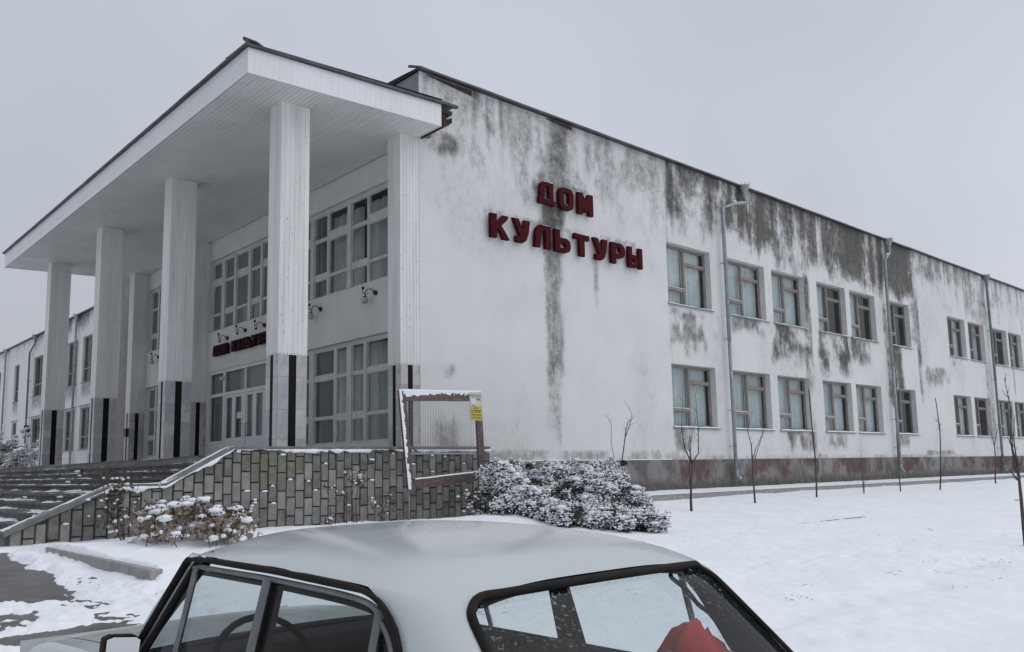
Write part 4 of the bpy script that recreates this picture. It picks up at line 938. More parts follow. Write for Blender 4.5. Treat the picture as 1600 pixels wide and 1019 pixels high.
def print_line(x0, x1, z, h, seed):                          # print too small to read in the photograph: a row of ink marks
    q = random.Random(seed); b = MB(); x = x0
    while x < x1-h*.3:
        w = h*q.uniform(.35, .75); st = max(.004, h*.16); k = q.randrange(3)
        b.box(x, x+st, yb-.0085, yb-.007, z, z+h)
        if k != 1: b.box(x+st, x+w, yb-.0085, yb-.007, z+h-st, z+h)
        if k != 0: b.box(x+st, x+w, yb-.0085, yb-.007, z, z+st)
        if k == 2: b.box(x+w-st, x+w, yb-.0085, yb-.007, z+st, z+h-st)
        x += w+h*.18
    stuff(b.build('print_line', 'ink', BILL))
print_line(.09, .36, 2.105, .05, 1); print_line(.24, .36, 2.04, .04, 2); print_line(.18, .30, 1.865, .025, 3); print_line(.11, .375, 1.785, .055, 4); print_line(.11, .375, 1.728, .024, 5); print_line(.11, .375, 1.67, .022, 6)

# ------------------------------------------------------------------ plants
def leafquads(b, C_, n_, size, rs, flat=.5):
    """n_ small leaves around each centre"""
    C_ = np.repeat(np.asarray(C_, float), n_, 0); k = len(C_)
    d = rs.normal(size=(k, 3)); d /= np.linalg.norm(d, axis=1)[:, None]+1e-9
    e_ = np.cross(d, rs.normal(size=(k, 3))); e_ /= np.linalg.norm(e_, axis=1)[:, None]+1e-9
    L = size*(.6+.8*rs.rand(k))[:, None]; wv = L*flat
    P0 = C_; P1 = C_+d*L*.5+e_*wv*.5; P2 = C_+d*L; P3 = C_+d*L*.5-e_*wv*.5
    V = np.stack([P0, P1, P2, P3], 1).reshape(-1, 3); b.add(V, [(4*i, 4*i+1, 4*i+2, 4*i+3) for i in range(k)])
def snowy_bush(name, label, clumps, zg, seed, m='leaf', snowy=.85):
    """clumps: list of (x, y, z, r)"""
    rs = np.random.RandomState(seed); cx = np.mean([c[0] for c in clumps]); cy = np.mean([c[1] for c in clumps])
    T = thing(name, label, 'bush', (cx, cy, zg)); lf = MB(); snw = MB(); stm = MB()
    for i, (x, y, z, r) in enumerate(clumps):
        n_ = int(26+r*90); d = rs.normal(size=(n_, 3)); d /= np.linalg.norm(d, axis=1)[:, None]
        pts = np.array([x, y, z])+d*r*np.array([1, 1, .75])*(.55+.5*rs.rand(n_))[:, None]
        leafquads(lf, pts, 6, .05+.03*r, rs, .45)
        gz = float(snow_z(x, y)) if y < -1.1 else zg
        stm.tube([(x+rs.normal()*.1, y+rs.normal()*.1, gz-.05), (x+rs.normal()*.06, y+rs.normal()*.06, (gz+z)/2), (x, y, z)], [.012, .009, .004], 4)
        if rs.rand() < snowy:
            for k in range(rs.randint(4, 7)):
                a = rs.uniform(0, 6.28); q = r*rs.uniform(0, .85)
                snw.blob((x+q*math.cos(a), y+q*math.sin(a), z+r*.62*math.sqrt(max(0, 1-(q/r)**2))), (r*rs.uniform(.25, .5), r*rs.uniform(.25, .5), r*rs.uniform(.10, .2)), i*5+k, .9)
            up = pts[pts[:, 2] > z-r*.45]; up = np.repeat(up, 4, 0)+rs.normal(size=(4*len(up), 3))*.028
            for p in up:                                     # little pads of snow held by single leaves
                w3 = rs.uniform(.012, .036, 2); snw.add(ICO0[0]*np.array([w3[0], w3[1], .014])*rs.uniform(.7, 1.3, (len(ICO0[0]), 1))+p+np.array([0, 0, .012]), ICO0[1])
            tp_ = np.array([x, y, z+r*.70])+rs.normal(size=(8, 3))*np.array([r*.6, r*.6, r*.12]); leafquads(lf, tp_, 2, .05, rs, .4)
            for k in range(2):                               # bare twigs sticking out
                d_ = np.array([rs.normal()*.5, rs.normal()*.5, 1.0]); d_ = d_/np.linalg.norm(d_)*r*rs.uniform(1.1, 1.7); stm.tube([(x, y, z), tuple(np.array([x, y, z])+d_)], [.004, .0018], 3)
    stuff(lf.build('foliage', m, T)); stuff(stm.build('stems', 'stem', T)); stuff(snw.build('snow_load', 'snow', T, smooth=True)); return T
rs = np.random.RandomState(5); cl_ = []
for i in range(230):                                         # one broad mound from the parapet corner towards the lawn
    t = rs.rand(); ax_, ay_ = (.15+t*3.7, -2.35-.25*t) if rs.rand() < .45 else (-.1+t*1.2, -2.9-2.2*t)
    x = ax_+rs.normal()*.26; y = ay_+rs.normal()*.36
    back = float(sst(-3.6, -2.2, y)); env = (.25+.78*back)*(1-.55*float(sst(3.3, 4.3, x)))*(1-.45*float(sst(.0, -.35, x)))
    g_ = float(snow_z(x, y)); z = g_+env*rs.uniform(.25, .95); cl_.append((x, y, z, rs.uniform(.11, .23)))
for i in range(26):                                          # upright shoots along the back
    x = .3+3.6*i/25+rs.normal()*.08; y = -2.15+rs.normal()*.12; g_ = float(snow_z(x, y)); h = .66+.46*rs.rand()-.12*abs(x-2.3)/2
    for k in range(3): cl_.append((x+rs.normal()*.03, y+rs.normal()*.03, g_+h*(.72+.16*k), .11-.022*k))
snowy_bush('evergreen_bush', 'broad dark green bush loaded with snow, right of the stone parapet', cl_, -.4, 5)
cl_ = []
for i in range(70):
    y = rs.uniform(28.5, 39); x = -.8+rs.normal()*.5; h = 2.1+.3*float(sst(30, 36, y)); cl_.append((x, y, h*rs.uniform(.45, 1.05)+.1, rs.uniform(.22, .38)))
for i in range(8): y = rs.uniform(29, 37); cl_.append((-.8, y, 2.5+rs.rand()*.5, .09))
snowy_bush('snowy_shrub', 'dark snow flecked shrub at the far left, beyond the porch', cl_, -.28, 8, 'leafb', .7)

def stems_plant(name, label, cat, stems, leaves, snows, m='leafb', seed=1, lsize=.055, group=None, stemm='stem'):
    base = stems[0][0][0]; T = thing(name, label, cat, base, group); b = MB()
    for pts, r in stems: b = MB(); b.tube(pts, [r*(1-.65*i/(len(pts)-1)) for i in range(len(pts))], 5); b.build('stem', stemm, T, smooth=True)
    rs = np.random.RandomState(seed)
    if leaves:
        b = MB(); C_ = [(x+rs.normal()*sp, y+rs.normal()*sp, z+rs.normal()*sp) for x, y, z, sp, n_ in leaves for _ in range(n_)]; leafquads(b, C_, 2, lsize, rs, .6); stuff(b.build('leaves', m, T))
    if snows:
        b = MB()
        for i, (x, y, z, r) in enumerate(snows): b.blob((x, y, z), (r, r, r*.6), i, .4)
        stuff(b.build('snow', 'snow', T, smooth=True))
    return T
def G(x, y): return float(snow_z(x, y))-.02
def pw(pts): return [tuple(p) for p in pts]
# roses against the parapet
y = -1.5; g = G(-6.5, y); rr = random.Random(4)
lv = [(-6.82+.05*k % .3, y+rr.uniform(-.08, .08), .0+.095*k, .07, 16) for k in range(8)]+[(-6.62, y, -.1+.1*k, .06, 10) for k in range(8)]
sw = [(-6.7+rr.gauss(0, .16), y-.05+rr.gauss(0, .05), rr.uniform(-.2, .62), rr.uniform(.018, .034)) for _ in range(34)]
stems_plant('rose_bush', 'dark leafy rose bush dusted with snow against the low end of the parapet', 'bush', [([(-6.52, y, g), (-6.66, y, -.1), (-6.80, y-.02, .3), (-6.86, y, .70)], .014), ([(-6.50, y, g), (-6.60, y, .1), (-6.58, y, .55)], .012), ([(-6.48, y, g), (-6.7, y-.05, 0), (-6.95, y-.1, .25)], .01), ([(-6.5, y, g), (-6.55, y, .3), (-6.45, y, .68)], .01)], lv, sw, seed=3)
y = -1.45; g = G(-5.7, y)
stems_plant('bare_rose_canes', 'thin bare canes standing before the parapet left of the dried shrub heads', 'plant', [([(-6.0, y, g), (-5.98, y, .1), (-6.0, y, .5), (-5.97, y, .58)], .008), ([(-6.1, y, g), (-6.25, y, .0), (-6.35, y, .35), (-6.30, y, .55)], .008), ([(-5.95, y, g), (-5.8, y, -.1), (-5.6, y, .25)], .007), ([(-6.05, y, g), (-6.3, y-.1, -.1), (-6.5, y-.1, .12)], .006)], [(-6.3, y, .2, .04, 3)], [(-6.3, y, .3, .015), (-6.0, y, .5, .015)], seed=6)
y = -1.40; g = G(-2.6, y)
st_ = [([(-2.45, y, g), (-2.47, y, .1), (-2.40, y, .5), (-2.28, y, .62), (-2.18, y, .88)], .011), ([(-2.50, y, g), (-2.55, y, .2), (-2.44, y, .55), (-2.35, y, .60)], .009), ([(-2.95, y, g), (-3.0, y, .05), (-3.08, y, .40)], .009), ([(-2.9, y, g), (-2.85, y, .1), (-2.72, y, .30)], .008), ([(-2.66, y, g), (-2.67, y, .3), (-2.66, y, .62)], .009), ([(-2.4, y, g), (-2.2, y, -.1), (-2.05, y, .12)], .006)]
lv = [(-2.38, y, .52, .07, 26), (-2.45, y, .42, .06, 10), (-3.08, y, .36, .04, 8), (-2.75, y, .24, .06, 12), (-2.16, y, .80, .04, 8), (-3.0, y, -.22, .08, 22), (-2.66, y, .58, .04, 8), (-2.1, y, .05, .05, 6)]
sw = [(x+rr.gauss(0, .06), y-.04, z+rr.uniform(0, .07), rr.uniform(.016, .034)) for x, _, z, s_, n_ in lv for _ in range(3)]
stems_plant('rose_canes', 'withered rose canes with a few snowy leaves before the middle of the parapet', 'plant', st_, lv, sw, seed=7)
y = -1.38; g = G(-1.9, y)
stems_plant('rose_shoot', 'small withered rose shoot at the foot of the parapet beside the mesh frame', 'plant', [([(-1.95, y, g), (-1.86, y, -.05), (-1.70, y, .22)], .009), ([(-1.93, y, g), (-1.78, y, -.1), (-1.72, y, .05)], .007)], [(-1.75, y, .12, .06, 9), (-1.85, y, -.12, .06, 16), (-1.64, y, .05, .03, 4)], [(-1.78, y, -.14, .03), (-1.7, y, .2, .02), (-1.75, y, .08, .02)], seed=9)
y = -1.9; g = G(-4.75, y)
stems_plant('snowy_sprig', 'slender snow covered sprig before the parapet, just above the car roof', 'plant', [([(-4.95, y, g), (-4.85, y, -.1), (-4.72, y, .25)], .008), ([(-4.9, y, g), (-4.7, y, -.15), (-4.6, y, .02)], .007)], [(-4.8, y, .0, .07, 26)], [(-4.9+.028*k+rr.gauss(0, .03), y-.03, -.18+.045*k, .028) for k in range(10)], seed=10)
y = -2.0; g = G(-.15, y)
stems_plant('snowy_weed', 'bushy snow dusted weed at the right foot of the mesh frame', 'plant', [([(-.2+.04*k, y, g), (-.22+.07*k, y, .05), (-.25+.09*k, y, .25+.03*(k % 3))], .008) for k in range(5)], [(-.1+rr.gauss(0, .15), y, rr.uniform(-.2, .3), .05, 12) for _ in range(14)], [(-.1+rr.gauss(0, .2), y-.05, rr.uniform(-.25, .32), rr.uniform(.02, .04)) for _ in range(40)], seed=12)
# dried hydrangea with snow caps
HY = thing('dried_hydrangea', 'dried beige shrub with round snow capped flower heads in front of the parapet', 'bush', (-6.1, -3.3, -.4))
rs = np.random.RandomState(21); b = MB(); lf = MB(); hd = MB(); sc_ = MB()
for i in range(40):
    t = rs.rand(); x = -6.85+1.15*t+rs.normal()*.08; y = -2.75-1.1*rs.rand()-.2*t; g = G(x, y); h = rs.uniform(.34, .60)*(1-.35*abs(t-.4))
    bx_, by_ = x+rs.normal()*.1, y+rs.normal()*.1
    b.tube([(bx_, by_, g), ((x+bx_)/2, (y+by_)/2, g+h*.5), (x, y, g+h)], [.007, .005, .004], 4)
    leafquads(lf, [(x+rs.normal()*.07, y+rs.normal()*.07, g+h*rs.uniform(.25, .95)) for _ in range(18)], 2, .085, rs, .6)
    if rs.rand() < .8:
        r = rs.uniform(.055, .115); leafquads(hd, np.array([x, y, g+h])+rs.normal(size=(26, 3))*np.array([r*.6, r*.6, r*.28]), 2, .035, rs, .8)
        sc_.blob((x, y, g+h+r*.2), (r*.92, r*.85, r*.42), i, .55)
    for k in range(3): sc_.blob((x+rs.normal()*.12, y+rs.normal()*.12, g+h*rs.uniform(.15, .8)), (rs.uniform(.02, .06), rs.uniform(.02, .06), .025), i+k, .5)
stuff(b.build('stems', 'stem', HY)); stuff(lf.build('dried_leaves', 'dry', HY)); stuff(hd.build('flower_heads', 'leafb', HY)); stuff(sc_.build('snow', 'snow', HY, smooth=True))
# young bare trees in the lawn
def sapling(label, base, trunk, branches, r, seed=0):
    g = G(base[0], base[1])-.03; T = thing('sapling', label, 'tree', (base[0], base[1], g), 'young bare trees in the snowy lawn')
    P_ = [(base[0]+dx, base[1], g+dz) for dx, dz in trunk]; b = MB(); b.tube(P_, [r*(1-.45*i/(len(P_)-1)) for i in range(len(P_))], 7); b.build('trunk', 'bark', T, smooth=True)
    rq = random.Random(seed)
    for br_ in branches:
        pts = [(base[0]+dx, base[1]+rq.uniform(-.12, .12)*(i > 0), g+dz) for i, (dx, dz) in enumerate(br_)]; b = MB()
        b.tube(pts, [r*.5*(1-.75*i/(len(pts)-1)) for i in range(len(pts))], 5)
        for k in range(9):
            j = rq.randrange(len(pts)-1); t = rq.random(); p = Vector(pts[j]).lerp(Vector(pts[j+1]), t); d = Vector((rq.uniform(-1, 1), rq.uniform(-.6, .6), rq.uniform(.3, 1))).normalized()*rq.uniform(.06, .18)
            b.tube([p, p+d*.6, p+d+Vector((0, 0, .03))], [r*.16, r*.12, r*.06], 4)
        b.build('branch', 'bark', T, smooth=True)
sapling('nearest bare sapling by the side wall, forked like a V, right of the snowy bush', (5.17, -3.18), [(0, 0), (.0, .35), (.06, .75), (.10, 1.12)], [[(.10, 1.1), (-.02, 1.45), (-.14, 1.9), (-.22, 2.55)], [(.10, 1.1), (.22, 1.35), (.32, 1.9), (.46, 2.75)], [(.10, 1.1), (.12, 1.5), (.16, 1.95)], [(.03, .5), (.14, .9), (.24, 1.7), (.3, 2.2)]], .034, 1)
sapling('slim bare sapling with three upright twigs, left of the second side window', (8.45, -2.76), [(0, 0), (-.02, .5), (-.03, 1.0), (-.02, 1.55)], [[(-.02, 1.0), (.2, 1.25), (.35, 1.8), (.40, 2.3)], [(-.02, 1.5), (-.02, 1.9), (.06, 2.4)], [(.1, 1.15), (.3, 1.3), (.52, 1.9), (.6, 2.2)]], .026, 2)
sapling('tall straight bare sapling in front of the third side window', (11.71, -2.68), [(0, 0), (.05, .5), (.06, 1.2), (.0, 2.1), (-.05, 3.1)], [[(.05, 1.0), (.25, 1.12), (.4, 1.25)], [(.05, .9), (-.15, 1.05), (-.2, 1.1)]], .026, 3)
T_ = sapling('small clump of bare upright shoots in the lawn by the side wall', (14.67, -2.63), [(0, 0), (.0, .15), (.02, .75)], [[(0, .05), (-.15, .35), (-.22, .8)], [(0, .05), (.12, .4), (.2, .85)], [(0, .05), (-.05, .5), (-.12, 1.7)], [(.02, .05), (.2, .35), (.26, .6)]], .014, 4)
sapling('thin bare sapling beside the middle drainpipe', (17.12, -2.67), [(0, 0), (.0, .6), (.02, 1.5), (.05, 2.0)], [[(.02, 1.2), (.25, 1.6), (.4, 2.1)], [(.0, .9), (-.1, 1.0), (-.14, 1.05)]], .022, 5)
sapling('tall crooked sapling leaning right before the blank far wall', (19.64, -2.91), [(0, 0), (.15, .5), (.32, 1.3), (.42, 2.1), (.26, 3.2)], [[(.42, 2.0), (.55, 2.2), (.62, 2.3)], [(.4, 2.1), (.25, 2.3), (.2, 2.5)]], .026, 6)
sapling('crooked sapling forking beneath the far drainpipe', (27.04, -2.19), [(0, 0), (.0, .3), (.2, .7), (.25, 1.4), (.22, 1.6)], [[(.22, 1.55), (-.2, 2.1), (-.55, 2.6)], [(.22, 1.55), (.55, 2.0), (.9, 2.7)]], .032, 7)
sapling('thick dark young tree at the right edge of the snow', (5.36, -9.85), [(0, 0), (-.02, .35), (-.015, .75), (-.02, 1.12), (-.03, 1.3)], [[(-.02, 1.12), (-.08, 1.3), (-.12, 1.42)], [(-.03, 1.25), (-.06, 1.6), (-.10, 1.85), (-.32, 2.15)], [(-.02, 1.2), (.06, 1.4), (.12, 2.1), (.1, 2.6)], [(-.03, 1.3), (-.02, 1.8), (-.08, 2.3), (-.20, 2.9)]], .036, 8)
sapling('two slender bare stems rising behind the snowy bush', (4.40, -1.70), [(0, 0), (.05, .5), (.18, 1.1), (.35, 1.75)], [[(.30, 1.6), (.48, 1.95), (.50, 2.2), (.44, 2.55)], [(.35, 1.75), (.55, 2.0), (.66, 2.15)], [(0, .1), (-.04, .9), (-.14, 1.5), (-.24, 1.95), (-.27, 2.2)]], .022, 9)

# ------------------------------------------------------------------ parked car (local axes: x forward, y left, z up)
CAR = thing('parked_car', 'pale grey old boxy sedan parked in the foreground', 'car', (-9.037, -12.119, -.99), None, math.radians(90.82))
def cb(b, name, m, parent=None, smooth=False, bevel=0): return b.build(name, m, parent or CAR, smooth, (0, 0, 0), bevel)
def bez(p0, p1, p2, t): return p0*(1-t)**2+2*p1*t*(1-t)+p2*t*t
def smo(P_, k=4):
    P_ = [np.array(p, float) for p in P_]; out = []
    for i in range(len(P_)-1):
        a, b_, c, d = P_[max(i-1, 0)], P_[i], P_[i+1], P_[min(i+2, len(P_)-1)]
        if np.linalg.norm(c-b_) > .25: a, d = b_, c
        for t in np.arange(k)/k: out.append(.5*((2*b_)+(c-a)*t+(2*a-5*b_+4*c-d)*t*t+(3*b_-a-3*c+d)*t**3))
    return [tuple(p) for p in out+[P_[-1]]]
def vside(z): return .60+.27*(1.33-z)
# roof outline half width as a function of u
rc0, rc1, rc2 = np.array([-.90, .598]), np.array([-1.10, .590]), np.array([-1.125, .44])
def rhalf(u):
    if u >= -.90: return .598-.030*max(0, (u+.4)/.675)**2
    t = np.linspace(0, 1, 60); q = np.array([bez(rc0, rc1, rc2, s_) for s_ in t]); return float(np.interp(-u, -q[:, 0], q[:, 1]))
def sm1(xs_, ys_):
    g_ = np.linspace(xs_[0]-.3, xs_[-1]+.3, 600); v_ = np.interp(g_, xs_, ys_); v_[g_ < xs_[0]] = ys_[0]+(g_[g_ < xs_[0]]-xs_[0])*(ys_[1]-ys_[0])/(xs_[1]-xs_[0]); v_[g_ > xs_[-1]] = ys_[-1]+(g_[g_ > xs_[-1]]-xs_[-1])*(ys_[-1]-ys_[-2])/(xs_[-1]-xs_[-2])
    k_ = np.exp(-np.linspace(-2, 2, 91)**2); k_ /= k_.sum(); v_ = np.convolve(np.concatenate([v_[0]+(v_[1]-v_[0])*np.arange(-45, 0), v_, v_[-1]+(v_[-1]-v_[-2])*np.arange(1, 46)]), k_, 'valid'); return lambda u: float(np.interp(u, g_, v_))
zc = sm1([-1.125, -1.02, -.85, -.6, -.3, 0, .15, .22, .275], [1.325, 1.372, 1.405, 1.424, 1.431, 1.425, 1.414, 1.402, 1.380])
ze = sm1([-1.125, -1.05, -.9, -.3, .275], [1.300, 1.310, 1.322, 1.338, 1.334])
us = np.concatenate([np.linspace(.275, .1, 8), np.linspace(.07, -.86, 24), np.linspace(-.9, -1.125, 14)]); ss = np.sin(np.linspace(-1, 1, 37)*math.pi/2)
b = MB(); P = [[(u, rhalf(u)*q, ze(u)+(zc(u)-ze(u))*(1-abs(q)**3.8)) for q in ss] for u in us]; b.grid(P); SK = b
b = MB(); b.grid([[(p[0]*.985, p[1]*.96, p[2]-.028) for p in r] for r in P], True); cb(b, 'headliner', 'lining', None, True)
# rear quarter (C) pillars
WIN_E = lambda z: float(np.interp(z, [.93, 1.19, 1.24, 1.28, 1.322], [-1.235, -1.105, -1.065, -1.01, -.90]))       # rear end of the side glass opening
RWU = lambda z: float(np.interp(z, [.93, 1.30], [-1.525, -1.125])); RWV = lambda z: float(np.interp(z, [.93, 1.06, 1.16, 1.27, 1.30], [.565, .535, .525, .50, .44]))
UE = [u for u in us if u <= -.86]; TE = (np.array(UE)-UE[0])/(UE[-1]-UE[0])
for s_ in (1, -1):
    rows = [[(u, s_*rhalf(u), ze(u)) for u in UE]]
    for z in (1.295, 1.27, 1.24, 1.20, 1.15, 1.08, 1.0, .93):
        zz_ = (z-.93)/(1.322-.93)*(1.30-.93)+.93
        p0 = np.array([WIN_E(z)+.035, vside(z), z]); p2 = np.array([RWU(zz_), RWV(zz_), zz_]); p1 = np.array([min(p0[0]-.02, p2[0]+.03), vside(z)-.004, (z+zz_)/2])
        rows.append([bez(p0, p1, p2, t)*np.array([1, s_, 1]) for t in TE])
    SK.grid(rows, s_ > 0)
    b = MB(); b.grid([[(p[0]+.035, p[1]-s_*.035, p[2]-.012) for p in r] for r in rows], s_ < 0); cb(b, 'pillar_trim', 'trim', None, True)
b_roof = cb(SK, 'roof', 'paint', None, True)
bm_ = bmesh.new(); bm_.from_mesh(b_roof.data); bmesh.ops.remove_doubles(bm_, verts=bm_.verts, dist=.003); bmesh.ops.recalc_face_normals(bm_, faces=bm_.faces); bm_.to_mesh(b_roof.data); bm_.free(); b_roof['label'] = 'pale grey roof with rear pillars'
# side glass frames, gutter
FRT = [(.53, .93), (.247, 1.318)]
def outline(front=True):
    top = [(.275, 1.285), (.247, 1.314), (.20, 1.328), (.10, 1.331), (-.3, 1.331), (-.65, 1.325), (-.83, 1.318), (-.915, 1.304), (-.975, 1.280), (-1.025, 1.245), (-1.065, 1.195), (-1.11, 1.10), (-1.19, .93)]
    return [(.535, .93)]+top
for s_ in (1, -1):
    P_ = [(u, s_*(vside(z)+.012), z) for u, z in outline()]
    b = MB(); q_ = smo(P_); b.tube(q_, [.013 if p[0] > .24 else .008 for p in q_], 8); cb(b, 'gutter_seal', 'rubber', None, True)
    P2 = [(u*1.0-(.028 if i < 3 else 0)+(.03 if i > 8 else 0), s_*(vside(z)+.006), z-(.028 if 2 < i < 12 else .012 if i == 2 else 0)) for i, (u, z) in enumerate(outline())]
    b = MB(); b.tube(smo(P2[2:]), .009, 6); cb(b, 'window_frame', 'chrome', None, True)
    P3 = [(u*1.0-(.052 if i < 3 else 0)+(.055 if i > 8 else 0), s_*(vside(z)-.004), z-(.048 if 2 < i < 12 else .022 if i == 2 else 0)) for i, (u, z) in enumerate(outline())]
    b = MB(); q_ = smo(P3); b.tube(q_, [.014 if p[0] > .19 else .008 for p in q_], 6); cb(b, 'window_seal', 'rubber', None, True)
    for (u0, u1), w, m, nm in ((((.178), .148), .011, 'chrome', 'quarter_light_bar'), ((-.345, -.36), .016, 'chrome', 'door_pillar'), ((-.945, -.965), .012, 'chrome', 'quarter_light_bar')):
        zt = 1.30 if u0 > -.9 else 1.275
        b = MB(); b.tube([(u0, s_*(vside(zt)+.004), zt), (u1, s_*(vside(.93)+.004), .93)], w, 6); cb(b, nm, m)
    b = MB(); b.add([(-.40, s_*.585, 1.30), (-.30, s_*.585, 1.30), (-.28, s_*.70, .90), (-.44, s_*.70, .90)], [(0, 1, 2, 3)]); cb(b, 'centre_pillar', 'trim')
    poly = [(u, z) for u, z in outline()]
    for a, c in ((.535, .165), (.165, -.34), (-.36, -.955), (-.955, -1.2)):
        zs2 = np.linspace(.93, 1.29, 7); rows = []
        uf = lambda z: float(np.interp(z, [.93, 1.318], [.50, .235])); ur = lambda z: float(np.interp(z, [.93, 1.10, 1.195, 1.245, 1.29], [-1.16, -1.085, -1.04, -1.0, -.93]))
        for z in zs2:
            p, q = min(a, uf(z)), max(c, ur(z))
            if q < p: rows.append([(p, s_*(vside(z)-.006), z), (q, s_*(vside(z)-.006), z)])
        if len(rows) > 1: b = MB(); b.grid(rows); cb(b, 'side_window', 'cglass')
# windscreen and rear window
b = MB(); P = []
for t in np.linspace(0, 1, 8):
    z = .94+(1.345-.94)*t; w = .68+(.545-.68)*t; uc = .735+(.285-.735)*t; P.append([(uc-.17*(1-t*.55)*q*q, w*q, z-.012*q*q*t) for q in np.linspace(-1, 1, 17)])
b.grid(P); cb(b, 'windscreen', 'cglass', None, True)
for s_ in (1, -1):
    b = MB(); b.tube([(.555, s_*.69, .93), (.42, s_*.645, 1.12), (.255, s_*.578, 1.325)], .030, 8); cb(b, 'windscreen_pillar', 'paint', None, True)
b = MB(); b.tube([(p[0], p[1], p[2]) for p in [P[-1][i] for i in range(17)]], .016, 6); b.tube([P[0][i] for i in range(17)], .016, 6)
for i in (0, 16): b.tube([r[i] for r in P], .016, 6)
cb(b, 'windscreen_seal', 'rubber', None, True)
b = MB(); P = []
for t in np.linspace(0, 1, 9):
    z = .955+(1.296-.955)*t; w = float(np.interp(t, [0, .62, .9, 1], [.56, .525, .495, .46])); P.append([(RWU(z)-.04*(1-q*q)*1.0+.012, w*q, z+.012*(1-q*q)*t) for q in np.linspace(-1, 1, 17)])
b.grid(P, True); cb(b, 'rear_window', 'rglass', None, True)
loop = []
for q in np.linspace(-.9, .9, 15): loop.append((RWU(1.30)-.04*(1-q*q), .50*q, 1.303+.012*(1-q*q)))
for t in (.965, .90, .75, .5, .25, .08, .02): z = .945+(1.30-.945)*t; loop.append((RWU(z)-.002, float(np.interp(t, [0, .08, .62, .9, .965, 1], [.545, .562, .530, .506, .482, .45])), z))
for q in np.linspace(.9, -.9, 15): loop.append((RWU(.945)-.04*(1-q*q), .58*q, .945))
for t in (.02, .08, .25, .5, .75, .90, .965): z = .945+(1.30-.945)*t; loop.append((RWU(z)-.002, -float(np.interp(t, [0, .08, .62, .9, .965, 1], [.545, .562, .530, .506, .482, .45])), z))
b = MB(); b.tube(smo(loop+[loop[0]], 3), [.0125 if p[1] > -.47 else .009 for p in smo(loop+[loop[0]], 3)], 8, False); cb(b, 'rear_window_seal', 'rubber', None, True)
# lower body
prof = [(.66, .24), (.755, .34), (.79, .48), (.80, .64), (.79, .78), (.765, .865), (.725, .918), (.695, .935)]
def vtap(u): return float(np.interp(u, [-2.0, -1.85, -1.3, 0, 1.3, 1.85, 1.98], [.90, .955, .99, 1, .99, .96, .92]))
SH = sm1([-2.0, -1.9, -1.5, .6, 1.2, 1.6, 1.82, 1.93, 1.98], [.875, .90, .935, .935, .915, .885, .855, .815, .76])
def ztap(u, z): return z if z < .7 else .70+(z-.70)*(SH(u)-.70)/.235
AX = (1.28, -1.145); AR = .335
def side(name, u0, u1, s_, arches=()):
    n_ = max(2, int(abs(u1-u0)/.035)); U_ = np.linspace(u0, u1, n_+1); pp = np.array(prof); t0 = np.linspace(0, 1, len(pp)); tt = np.linspace(0, 1, 25); pv = np.stack([np.interp(tt, t0, pp[:, k]) for k in (0, 1)], 1)
    V = [[(u, s_*v*vtap(u), ztap(u, z)) for v, z in pv] for u in U_]; fs = []; m_ = len(pv)
    for i in range(n_):
        for j in range(m_-1):
            uc = (U_[i]+U_[i+1])/2; zc_ = (pv[j][1]+pv[j+1][1])/2
            if any(math.hypot(uc-a, zc_-.30) < AR for a in arches): continue
            q = (i*m_+j, i*m_+j+1, (i+1)*m_+j+1, (i+1)*m_+j); fs.append(q if s_ > 0 else q[::-1])
    b = MB(); b.add(np.array(V).reshape(-1, 3), fs); return cb(b, name, 'paint', None, True)
for s_ in (1, -1):
    side('front_wing', 1.96, .605, s_, (AX[0],)); d1 = side('door', .60, -.37, s_); d2 = side('door', -.375, -1.06, s_, (AX[1],)); side('rear_wing', -1.065, -2.0, s_, (AX[1],))
    for d_, u in ((d1, -.22), (d2, -.90)):
        b = MB(); b.tube([(u+.07, s_*.80, .80), (u+.06, s_*.83, .80), (u-.06, s_*.83, .80), (u-.07, s_*.80, .80)], .011, 6); cb(b, 'handle', 'chrome', d_)
    for a in AX:
        b = MB(); b.tube([(a+AR*math.cos(g), s_*.795*vtap(a), .30+AR*math.sin(g)) for g in np.linspace(.1, math.pi-.1, 18)], .016, 6); cb(b, 'arch_lip', 'paint', None, True)
        W_ = MB(); n_ = 28; ring = [(.30, -.06), (.315, -.075), (.315, -.09+.18), (.30, .075), (.20, .085), (.19, .0), (.20, -.085)]
        Vt = []; ring = [(.205, -.075), (.275, -.085), (.300, -.06), (.300, .06), (.275, .085), (.205, .075)]
        for k in range(n_):
            g = 2*math.pi*k/n_
            for r_, o_ in ring: Vt.append((a+r_*math.cos(g), s_*(.67+o_), .30+r_*math.sin(g)))
        m_ = len(ring); W_.add(Vt, [(k*m_+j, k*m_+(j+1) % m_, ((k+1) % n_)*m_+(j+1) % m_, ((k+1) % n_)*m_+j) for k in range(n_) for j in range(m_)])
        b = MB(); b.tube([(a, s_*.60, .30), (a, s_*.685, .30), (a, s_*.70, .30), (a, s_*.735, .30), (a, s_*.735, .30), (a, s_*.72, .30)], [.2, .2, .195, .12, .06, .001], 24); wh = cb(b, 'wheel', 'chrome', None, True)
        cb(W_, 'tyre', 'tyre', wh, True)
hz = lambda u, v: SH(u)+.022*(1-(abs(v)/.70)**2)*float(np.interp(u, [.7, 1.7, 1.97], [1, 1, .2]))
b = MB(); b.grid([[(u, v, hz(u, v)) for v in np.linspace(-.60, .60, 15)] for u in np.linspace(.78, 1.955, 26)]); cb(b, 'hood', 'paint', None, True)
for s_ in (1, -1):
    b = MB(); b.grid([[(u, s_*v*(1+(vtap(u)-1)*(v-.607)/.09), hz(u, v)+.0) for v in np.linspace(.607, .697, 5)] for u in np.linspace(.60, 1.965, 26)], s_ < 0); cb(b, 'wing_top', 'paint', None, True)
